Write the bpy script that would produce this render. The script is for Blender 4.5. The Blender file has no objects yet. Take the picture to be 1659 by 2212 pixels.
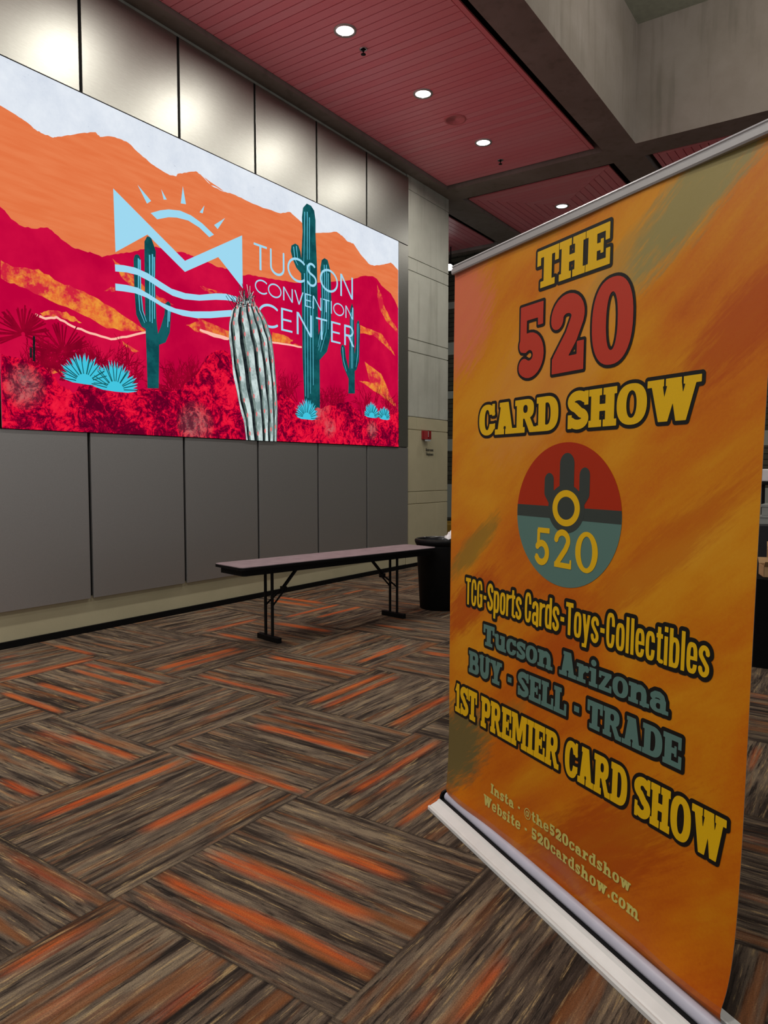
import bpy, bmesh, math, random
import numpy as np
from mathutils import Vector, Matrix
from mathutils.geometry import tessellate_polygon
random.seed(7)
SC = bpy.context.scene
COL = SC.collection
R = math.radians

# ---------------- camera, world, exposure, area lights ----------------
cd = bpy.data.cameras.new('camera'); cam = bpy.data.objects.new('camera', cd); COL.objects.link(cam)
cd.sensor_fit = 'HORIZONTAL'; cd.sensor_width = 36.0; cd.lens = 1575.0 / 1659.0 * 36.0
cd.clip_start = 0.05; cd.clip_end = 100
cam.location = (0, 0, 1.6)
cam.rotation_euler = (R(90 - 3.234), 0, R(34.655 - 90))
SC.camera = cam
SC.view_settings.view_transform = 'Standard'; SC.view_settings.look = 'None'
SC.view_settings.exposure = 0.0; SC.view_settings.gamma = 1.0; SC.view_settings.use_curve_mapping = False
wd = bpy.data.worlds.new('world'); SC.world = wd; wd.use_nodes = True
wd.node_tree.nodes['Background'].inputs[0].default_value = (0.95, 0.97, 1.0, 1)
wd.node_tree.nodes['Background'].inputs[1].default_value = 0.40
SC.cycles.max_bounces = 6; SC.cycles.diffuse_bounces = 4; SC.cycles.glossy_bounces = 4
SC.cycles.sample_clamp_indirect = 4.0
SC.cycles.use_denoising = True

LAMP_POWER = 33.0
def area(loc, power, size, color=(1, .96, .9), rot=(0, 0, 0), shape='DISK', spread=R(170)):
    l = bpy.data.lights.new('lamp_or_fill_light', 'AREA'); l.energy = power; l.size = size; l.color = color
    l.shape = shape; l.spread = spread
    o = bpy.data.objects.new('lamp_or_fill_light', l); o.location = loc; o.rotation_euler = rot; COL.objects.link(o)
    return o
# hall lamps of the same ceiling, behind and beside the camera
for x, y, z, p in [(3.2, .3, 7.9, 60), (-1.5, .3, 7.9, 150), (-1.5, 3.6, 6.3, 90), (7.0, -3.5, 7.9, 40), (1.5, -3.5, 7.9, 40)]:
    area((x, y, z), p, .3)

# unseen point light added to brighten the deep concrete coffer
pl = bpy.data.lights.new('lamp_or_fill_light', 'POINT'); pl.energy = 150; pl.color = (1, .97, .86); pl.shadow_soft_size = .25
plo = bpy.data.objects.new('lamp_or_fill_light', pl); plo.location = (8.3, .5, 7.25); COL.objects.link(plo)

# ---------------- small helpers ----------------
def s2l(c):
    return tuple(((v / 255) / 12.92 if v / 255 <= .04045 else ((v / 255 + .055) / 1.055) ** 2.4) for v in c)
def rgba(c): return tuple(s2l(c)) + (1.0,)

class NT:
    """node tree shorthand"""
    def __init__(s, name):
        s.m = bpy.data.materials.new(name); s.m.use_nodes = True
        s.t = s.m.node_tree; s.n = s.t.nodes; s.b = s.n.get('Principled BSDF'); s.out = s.n.get('Material Output')
    def l(s, a, b): s.t.links.new(a, b)
    def set(s, node, k, v):
        i = node.inputs[k]
        if hasattr(v, 'is_output') or isinstance(v, bpy.types.NodeSocket): s.l(v, i)
        else: i.default_value = v
    def math(s, op, a, b=None, c=None, clamp=False):
        n = s.n.new('ShaderNodeMath'); n.operation = op; n.use_clamp = clamp
        for i, v in enumerate((a, b, c)):
            if v is not None: s.set(n, i, v)
        return n.outputs[0]
    def coord(s, which='Object'): return s.n.new('ShaderNodeTexCoord').outputs[which]
    def sep(s, v):
        n = s.n.new('ShaderNodeSeparateXYZ'); s.l(v, n.inputs[0]); return n.outputs
    def comb(s, x, y, z=0.0):
        n = s.n.new('ShaderNodeCombineXYZ')
        for i, v in enumerate((x, y, z)): s.set(n, i, v)
        return n.outputs[0]
    def noise(s, vec, scale=5.0, detail=3.0, rough=.5, dist=0.0):
        n = s.n.new('ShaderNodeTexNoise'); s.l(vec, n.inputs['Vector'])
        n.inputs['Scale'].default_value = scale; n.inputs['Detail'].default_value = detail
        n.inputs['Roughness'].default_value = rough; n.inputs['Distortion'].default_value = dist
        return n.outputs[0]
    def ramp(s, f, stops, interp='LINEAR'):
        n = s.n.new('ShaderNodeValToRGB'); s.l(f, n.inputs[0]); r = n.color_ramp; r.interpolation = interp
        while len(r.elements) < len(stops): r.elements.new(.5)
        for e, (p, c) in zip(r.elements, stops):
            e.position = p; e.color = c if len(c) == 4 else tuple(c) + (1,)
        return n.outputs[0]
    def mix(s, f, a, b, mode='MIX'):
        n = s.n.new('ShaderNodeMix'); n.data_type = 'RGBA'; n.blend_type = mode
        s.set(n, 0, f); s.set(n, 6, a); s.set(n, 7, b)
        return n.outputs[2]
    def mapr(s, v, a, b, c=0.0, d=1.0):
        n = s.n.new('ShaderNodeMapRange'); s.l(v, n.inputs[0])
        for i, q in enumerate((a, b, c, d)): n.inputs[i + 1].default_value = q
        return n.outputs[0]
    def bump(s, h, strength=.3, dist=.01):
        n = s.n.new('ShaderNodeBump'); s.l(h, n.inputs['Height']); n.inputs['Strength'].default_value = strength
        n.inputs['Distance'].default_value = dist; s.l(n.outputs[0], s.b.inputs['Normal']); return n
    def p(s, **k):
        for a, v in k.items():
            a = {'color': 'Base Color', 'rough': 'Roughness', 'metal': 'Metallic', 'spec': 'Specular IOR Level', 'aniso': 'Anisotropic'}.get(a, a)
            s.set(s.b, a, v)
        return s.m

def plain(name, col, rough=.6, metal=0.0, var=.06, scale=12, bump=0.0, spec=.5):
    m = NT(name); co = m.coord()
    n = m.noise(co, scale, 4)
    c = rgba(col)
    lo = tuple(v * (1 - var * 2) for v in c[:3]); hi = tuple(min(1, v * (1 + var * 2)) for v in c[:3])
    m.p(color=m.ramp(n, [(.25, lo), (.75, hi)]), rough=rough, metal=metal, spec=spec)
    if bump: m.bump(m.noise(co, scale * 8, 3), bump, .004)
    return m.m

def emit(name, colsock_fn, strength=1.0):
    m = NT(name); m.n.remove(m.b)
    e = m.n.new('ShaderNodeEmission'); e.inputs[1].default_value = strength
    c = colsock_fn(m)
    if isinstance(c, tuple): e.inputs[0].default_value = c
    else: m.l(c, e.inputs[0])
    m.l(e.outputs[0], m.out.inputs[0]); return m.m

class MB:
    """collects shapes into one mesh; every add_* takes a material index"""
    def __init__(s): s.v = []; s.f = []; s.mi = []; s.sm = []
    def face(s, pts, mi=0, sm=False):
        b = len(s.v); s.v += [tuple(p) for p in pts]; s.f.append(tuple(range(b, b + len(pts)))); s.mi.append(mi); s.sm.append(sm)
    def grid(s, rows, mi=0, sm=True, closed=False):
        b = len(s.v); n = len(rows[0])
        for r in rows: s.v += [tuple(p) for p in r]
        for i in range(len(rows) - 1):
            for j in range(n if closed else n - 1):
                k = (j + 1) % n
                s.f.append((b + i * n + j, b + i * n + k, b + (i + 1) * n + k, b + (i + 1) * n + j)); s.mi.append(mi); s.sm.append(sm)
    def box(s, x0, y0, z0, x1, y1, z1, mi=0, M=None):
        c = [Vector(p) for p in ((x0, y0, z0), (x1, y0, z0), (x1, y1, z0), (x0, y1, z0), (x0, y0, z1), (x1, y0, z1), (x1, y1, z1), (x0, y1, z1))]
        if M is not None: c = [M @ p for p in c]
        b = len(s.v); s.v += [tuple(p) for p in c]
        for f in ((3, 2, 1, 0), (4, 5, 6, 7), (0, 1, 5, 4), (1, 2, 6, 5), (2, 3, 7, 6), (3, 0, 4, 7)):
            s.f.append(tuple(b + i for i in f)); s.mi.append(mi); s.sm.append(False)
    def prism(s, poly, z0, z1, mi=0, M=None):
        n = len(poly); lo = [Vector((p[0], p[1], z0)) for p in poly]; hi = [Vector((p[0], p[1], z1)) for p in poly]
        if M is not None: lo = [M @ p for p in lo]; hi = [M @ p for p in hi]
        s.face(hi, mi); s.face(lo[::-1], mi)
        for i in range(n): s.face((lo[i], lo[(i + 1) % n], hi[(i + 1) % n], hi[i]), mi)
    def lathe(s, prof, c=(0, 0, 0), n=40, mi=0, sm=True, caps=True):
        rows = []
        for r, z in prof:
            rows.append([(c[0] + r * math.cos(2 * math.pi * k / n), c[1] + r * math.sin(2 * math.pi * k / n), c[2] + z) for k in range(n)])
        s.grid(rows, mi, sm, True)
        if caps: s.face(rows[0][::-1], mi); s.face(rows[-1], mi)
    def tube(s, a, b, r, n=14, mi=0, r2=None):
        a = Vector(a); b = Vector(b); d = (b - a).normalized(); u = d.orthogonal().normalized(); w = d.cross(u)
        r2 = r if r2 is None else r2
        rr = [[tuple(q + (u * math.cos(2 * math.pi * k / n) + w * math.sin(2 * math.pi * k / n)) * rad) for k in range(n)] for q, rad in ((a, r), (b, r2))]
        s.grid(rr, mi, True, True); s.face(rr[0][::-1], mi); s.face(rr[1], mi)
    def build(s, name, mats, parent=None, bevel=0.0, loc=None):
        me = bpy.data.meshes.new(name); me.from_pydata(s.v, [], s.f)
        mats = mats if isinstance(mats, (list, tuple)) else [mats]
        for m in mats: me.materials.append(m)
        me.polygons.foreach_set('material_index', s.mi); me.polygons.foreach_set('use_smooth', s.sm)
        me.update()
        o = bpy.data.objects.new(name, me); COL.objects.link(o)
        if parent is not None:
            o.parent = parent
        if loc is not None: o.location = loc
        if bevel:
            b = o.modifiers.new('bevel', 'BEVEL'); b.width = bevel; b.segments = 2; b.limit_method = 'ANGLE'; b.angle_limit = R(40)
        return o

def tag(o, label=None, cat=None, group=None, kind=None):
    if label: o['label'] = label
    if cat: o['category'] = cat
    if group: o['group'] = group
    if kind: o['kind'] = kind
    return o
def empty(name, loc=(0, 0, 0), rz=0.0):
    o = bpy.data.objects.new(name, None); o.location = loc; o.rotation_euler = (0, 0, rz); o.empty_display_size = .1
    COL.objects.link(o); return o
def copy_tree(o, loc):
    r = o.copy(); COL.objects.link(r); r.location = loc
    for ch in list(o.children):
        c = ch.copy(); COL.objects.link(c); c.parent = r
        for g in list(ch.children):
            d = g.copy(); COL.objects.link(d); d.parent = c
    return r

# ---------------- measured outlines of the pictures (mm on the wall) ----------------
D_oridge=[(3478,4784),(3612,4745),(3707,4721),(3791,4685),(3857,4675),(3958,4675),(4014,4706),(4135,4763),(4283,4841),(4404,4891),(4452,4863),(4567,4911),(4671,4926),(4777,4923),(4919,4861),(5056,4809),(5181,4786),(5290,4771),(5380,4786),(5403,4823),(5519,4871),(5658,4932),(5738,4909),(5860,4855),(6071,4840),(5773,4906),(5874,4846),(6065,4835),(6197,4851),(6400,4844),(6684,4840),(6807,4850),(7035,4864),(7206,4930),(7300,4903),(7450,4855),(7720,4800),(7928,4858),(8174,4935),(8300,4914),(8429,4865),(8561,4873),(8730,4765),(8938,4672),(9081,4674),(9339,4754),(9529,4825),(9607,4804),(9733,4751)]
D_rridge=[(3452,3922),(3487,3880),(3542,3823),(3635,3788),(3752,3795),(3874,3840),(3928,3823),(4010,3771),(4122,3724),(4254,3717),(4329,3722),(4444,3706),(4563,3758),(4694,3803),(4828,3857),(4967,3916),(5091,3968),(5200,3969),(5329,3963),(5463,3999),(5561,3989),(5680,3971),(5844,3970),(5970,3951),(6100,3964),(6363,3942),(6480,3979),(6672,3992),(6922,4011),(7183,4040),(7429,4073),(8045,4220),(8526,4351),(8798,4463),(9045,4512),(9154,4494),(9264,4423),(9530,4349),(9647,4254),(9734,4161)]
D_logoM=[(4583,4410),(5476,3909),(6347,4410),(6349,3786),(5964,4064),(5473,3788),(4985,4064),(4595,3789)]
D_arc=[(5031,4297),(5154,4361),(5264,4402),(5416,4433),(5570,4425),(5728,4383),(5902,4302),(5833,4256),(5687,4325),(5530,4358),(5376,4346),(5262,4319),(5112,4255)]
D_rays=[[(4873,4537),(5039,4423),(4986,4381)],[(5171,4585),(5242,4498),(5201,4486)],[(5462,4707),(5502,4526),(5430,4514)],[(5766,4590),(5740,4495),(5694,4493)],[(6077,4538),(5961,4381),(5907,4412)]]
D_waves=[[(4585,3667),(4690,3682),(4822,3689),(4979,3666),(5120,3618),(5284,3568),(5475,3557),(5673,3578),(5922,3644),(6072,3669),(6241,3669),(6240,3593),(6181,3604),(6071,3594),(5920,3570),(5672,3513),(5455,3487),(5301,3495),(5136,3539),(4995,3587),(4855,3619),(4721,3617),(4588,3598)],[(4585,3478),(4718,3491),(4852,3491),(4992,3452),(5151,3395),(5336,3365),(5550,3373),(5834,3423),(6164,3498),(6163,3422),(5832,3346),(5628,3311),(5432,3304),(5242,3323),(5097,3371),(4955,3411),(4817,3427),(4683,3419),(4586,3409)]]
D_streaks=[[(3438,3443),(3548,3408),(3782,3442),(3985,3365),(4185,3334),(4395,3288),(4630,3194),(4948,3062),(4810,3040),(4482,3017),(4238,3098),(3883,3178),(3594,3247),(3433,3286)],[(3785,3046),(3867,3086),(4049,3105),(4207,3026),(4090,3020),(3949,3049),(3811,3019)],[(4562,3719),(4723,3645),(4906,3543),(5063,3474),(5318,3397),(5061,3400),(4852,3432),(4671,3550)],[(4459,3380),(4539,3437),(4579,3441),(4578,3399)],[(4656,2918),(4856,2839),(4805,2825),(4672,2878)],[(3813,2630),(4019,2525),(3851,2507),(3832,2569)],[(5715,3687),(6096,3668),(5965,3659),(5776,3669)],[(5608,3334),(6175,3236),(6174,3154),(5957,3178),(5686,3192),(5768,3205),(5687,3270)],[(5481,3212),(5723,3313),(6060,3208),(6103,3150),(5887,3150),(5639,3160)],[(6863,3348),(7069,3345),(7250,3304),(7174,3253),(7415,3254),(7407,3235),(7068,3229),(6836,3222)],[(5689,3681),(5895,3644),(5853,3632),(5729,3650)],[(9154,4411),(9264,4287),(9339,4132),(9530,3953),(9734,3813),(9735,3769),(9415,3891),(9227,4049),(9172,4206)],[(8726,3737),(9264,3698),(9530,3523),(9648,3409),(9415,3507),(9044,3643),(8726,3615)],[(8829,3222),(9264,3084),(9570,2725),(9737,2584),(9570,2638),(9189,2780),(8689,2920),(8970,2927)]]
D_whiteline=[[(3742,3024),(3837,3004),(3948,3036),(4104,2978),(4295,2941),(4526,2917),(4706,2967),(4945,3050)],[(5686,3192),(5914,3172),(6174,3157)],[(6811,3219),(7121,3231),(7415,3236)],[(5680,3189),(5887,3150),(6103,3147)]]
D_cacti=[[(7465,2538),(7433,3107),(7426,3836),(7409,4304),(7449,4747),(7437,4924),(7460,5056),(7537,5133),(7622,5130),(7688,5085),(7715,4965),(7714,4780),(7740,4379),(7755,3711),(7788,3057),(7789,2392)],[(7424,4190),(7320,4248),(7253,4340),(7214,4437),(7228,4512),(7302,4555),(7364,4545),(7405,4474),(7426,4344)],[(7722,3331),(7798,3530),(7825,3911),(7813,4359),(7841,4468),(7901,4510),(7970,4498),(8031,4369),(8049,3953),(8031,3471),(7946,3248),(7795,3118),(7750,3090)],[(8429,2714),(8456,3435),(8474,3914),(8524,4017),(8564,3931),(8582,3453),(8586,2727)],[(8437,2924),(8307,3099),(8253,3289),(8266,3369),(8305,3398),(8350,3361),(8372,3225),(8447,3055)],[(8554,3037),(8628,3076),(8690,3205),(8716,3675),(8692,3782),(8665,3802),(8631,3742),(8623,3459),(8554,3188)],[(4953,2468),(4950,2758),(4941,3136),(4944,3804),(4948,3985),(4984,4047),(5031,4049),(5065,3976),(5090,3920),(5074,3594),(5083,3188),(5114,2954),(5096,2481)],[(4975,3074),(4894,3100),(4829,3212),(4812,3468),(4810,3773),(4825,3814),(4854,3832),(4882,3823),(4898,3784),(4897,3486),(4926,3229),(4977,3190)],[(5102,2938),(5197,2981),(5256,3098),(5281,3340),(5270,3408),(5240,3427),(5202,3395),(5188,3275),(5136,3134),(5098,3054)]]
D_cstripes=[[(7480,4211),(7481,3664),(7488,2596)],[(7544,5026),(7539,4407)],[(7532,4332),(7538,3673),(7539,2581)],[(7589,4966),(7584,4417)],[(7589,4345),(7595,3683),(7591,2642)],[(7494,5012),(7485,4720),(7465,4317)],[(7648,3878),(7650,2759)],[(7849,4329),(7855,3917),(7822,3534),(7752,3288)],[(7894,4415),(7906,3926),(7873,3523),(7766,3243)],[(7940,4425),(7951,3935),(7927,3512),(7810,3226)],[(7978,4320),(7988,3942),(7973,3558)],[(7269,4504),(7294,4349),(7348,4290)],[(7323,4526),(7349,4362)],[(8501,3879),(8504,3082)],[(8531,3925),(8534,3085)],[(8665,3747),(8657,3302),(8615,3115)],[(8298,3354),(8317,3179),(8388,3029)],[(5009,3860),(4999,3171)],[(5045,3876),(5028,3161)],[(5067,3852),(5057,3210)],[(4869,3791),(4862,3477),(4874,3265),(4932,3146)],[(4889,3782),(4888,3482),(4909,3271),(4954,3164)],[(5242,3360),(5229,3150)],[(5264,3350),(5250,3213)]]
D_agaves=[[(4223,2459),(4228,2682)],[(4562,2418),(4568,2650)],[(7511,2308),(7513,2512)],[(9007,2418),(9008,2591)],[(9339,2409),(9339,2559)]]
D_barrelL=[(6381,1975),(6337,2214),(6249,2459),(6175,2783),(6124,3104),(6117,3331),(6175,3503),(6278,3596)]
D_barrelR=[(6918,1975),(6941,2426),(6896,2951),(6837,3292),(6739,3484),(6618,3600),(6523,3658)]
D_bush=[(3400,1976),(3420,2626),(3579,2606),(3818,2551),(3975,2395),(4117,2351),(4218,2463),(4394,2435),(4577,2373),(4800,2449),(5032,2446),(5403,2504),(5671,2737),(5776,2906),(5953,2993),(6171,2984),(6322,2976),(6966,2677),(7319,2437),(7505,2388),(7897,2491),(8423,2595),(8646,2463),(8995,2382),(9741,2535),(9742,1977)]
D_twigs=[[(3728,2519),(3668,2712)],[(3492,2493),(3476,2646)],[(4026,2553),(4082,2843)],[(4221,2574),(4327,2834)],[(4398,2594),(4457,2875)],[(4664,2601),(4754,2894)],[(5373,2603),(5379,2881)],[(5602,2626),(5640,2889)],[(5247,2565),(5159,2778)],[(7185,2607),(7099,2897)],[(7897,2542),(7899,2828)],[(8207,2565),(8315,2804)],[(8877,2479),(8996,2833)],[(9492,2519),(9621,2854)],[(3821,2657),(3873,2877)]]
D_poles=[[(3715,2602),(3721,2824)],[(3685,2631),(3688,2715)]]
D_floor=[(1,3504,4446,5443,27,100),(1,3342,4596,5370,22,80),(1,2974,4450,5230,23,100),(1,2698,4455,5215,22,100),(0,5864,3030,3346,36,70),(0,6187,3182,3339,28,70),(0,5536,2856,3636,42,80),(1,3721,5646,6237,28,80),(0,4798,3717,4604,39,90),(0,4686,3787,4607,29,60),(1,3812,3850,4393,25,80),(1,2481,3373,4047,23,90),(1,2194,3519,4100,21,80),(1,1912,3396,3744,20,90),(0,3162,1752,2601,25,100),(0,2675,1984,2639,27,100),(1,2690,2516,3201,26,100),(1,2415,3869,4268,31,40),(1,3234,3025,3254,19,70),(0,3584,3095,3429,18,40),(0,2265,1135,1470,24,100),(1,1802,1667,2315,22,100),(1,2032,1904,2311,27,90),(1,1675,1552,2280,16,50),(0,1715,1273,1532,14,100),(0,2000,1074,1403,20,40),(1,1540,2394,2980,17,45),(1,1824,1309,1931,20,90),(1,2051,1457,2170,26,90),(1,2333,1514,2117,26,100),(1,2337,1333,1424,19,60),(1,2180,1551,1827,21,40),(0,988,1770,2135,10,100),(0,1096,1709,1880,7,60),(1,4548,3385,4336,36,100),(1,3809,3452,4022,27,60),(0,3224,3767,4673,27,100),(0,3098,3759,4671,22,100),(0,3597,4817,5569,22,100),(1,5440,3063,3328,38,100),(0,2525,3725,4468,21,90),(1,3264,2341,3239,28,100),(1,3465,2649,3289,16,50),(0,2143,2815,3679,19,90),(0,1772,2679,3118,17,100),(1,2692,2346,2858,20,100),(0,2036,2856,3145,14,50),(1,5716,649,753,48,80),(0,567,4242,4661,7,80),(1,3452,374,485,20,80),(1,2974,317,420,17,50),(1,6796,5597,6335,50,100),(1,6570,5588,6244,47,90),(0,5377,5891,6821,30,100),(0,5082,6066,6931,29,90),(1,4902,4846,5373,33,90),(1,5607,4516,5276,45,100),(0,5562,4905,5634,34,80),(1,6141,3886,4353,31,70),(0,5774,7412,7857,30,70),(0,3634,5084,5573,23,100),(1,5445,3030,3352,33,90),(0,5857,8904,9331,34,70)]

# ---------------- letter shapes ----------------
def sd_poly(P, X, Y):
    P = np.asarray(P, float); n = len(P); d = np.full(X.shape, 1e18); s = np.zeros(X.shape, bool)
    for i in range(n):
        a = P[i]; b = P[i - 1]; e = b - a; wx = X - a[0]; wy = Y - a[1]
        L = e @ e + 1e-18; t = np.clip((wx * e[0] + wy * e[1]) / L, 0, 1)
        d = np.minimum(d, (wx - e[0] * t) ** 2 + (wy - e[1] * t) ** 2)
        c1 = Y >= a[1]; c2 = Y < b[1]; c3 = e[0] * wy > e[1] * wx
        s ^= (c1 & c2 & c3) | (~c1 & ~c2 & ~c3)
    d = np.sqrt(d); return np.where(s, -d, d)
def sd_stroke(P, w, X, Y):
    P = np.asarray(P, float); d = np.full(X.shape, 1e18)
    for i in range(len(P) - 1):
        a = P[i]; e = P[i + 1] - a; L = e @ e + 1e-18
        t = np.clip(((X - a[0]) * e[0] + (Y - a[1]) * e[1]) / L, 0, 1)
        d = np.minimum(d, (X - a[0] - e[0] * t) ** 2 + (Y - a[1] - e[1] * t) ** 2)
    return np.sqrt(d) - w / 2
def ell(cx, cy, rx, ry, a0=0, a1=360, n=36):
    return [(cx + rx * math.cos(R(a0 + (a1 - a0) * i / n)), cy + ry * math.sin(R(a0 + (a1 - a0) * i / n))) for i in range(n + 1)]
def Bx(x0, y0, x1, y1): return ('p', [(x0, y0), (x1, y0), (x1, y1), (x0, y1)])
def Pg(*p): return ('p', list(p))
def El(cx, cy, rx, ry): return ('p', ell(cx, cy, rx, ry)[:-1])
def cut(p): return ('-',) + p[1:] if p[0] == 'p' else ('-k',) + p[1:]
def K(w, *p): return ('k', list(p), w)
def sup(cx, cy, rx, ry, e=2.6, n=44):   # squarish oval
    o = []
    for i in range(n):
        a = 2 * math.pi * i / n; c = math.cos(a); q = math.sin(a)
        o.append((cx + rx * math.copysign(abs(c) ** (2 / e), c), cy + ry * math.copysign(abs(q) ** (2 / e), q)))
    return ('p', o)

def ring(w, h, t, th, y0=0.0):      # oval letter body, stem t, top thickness th
    return [sup(w / 2, y0 + h / 2, w / 2, h / 2, 2.35), cut(sup(w / 2, y0 + h / 2, w / 2 - t, h / 2 - th, 2.2))]
def slabS(w, h, t):
    return [K(t, *(ell(w * .5, h * .73, w * .5 - t * .5, h * .27 - t * .42, 35, 250, 16) + ell(w * .5, h * .27, w * .5 - t * .5, h * .27 - t * .42, 70, -145, 16)))]

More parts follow.
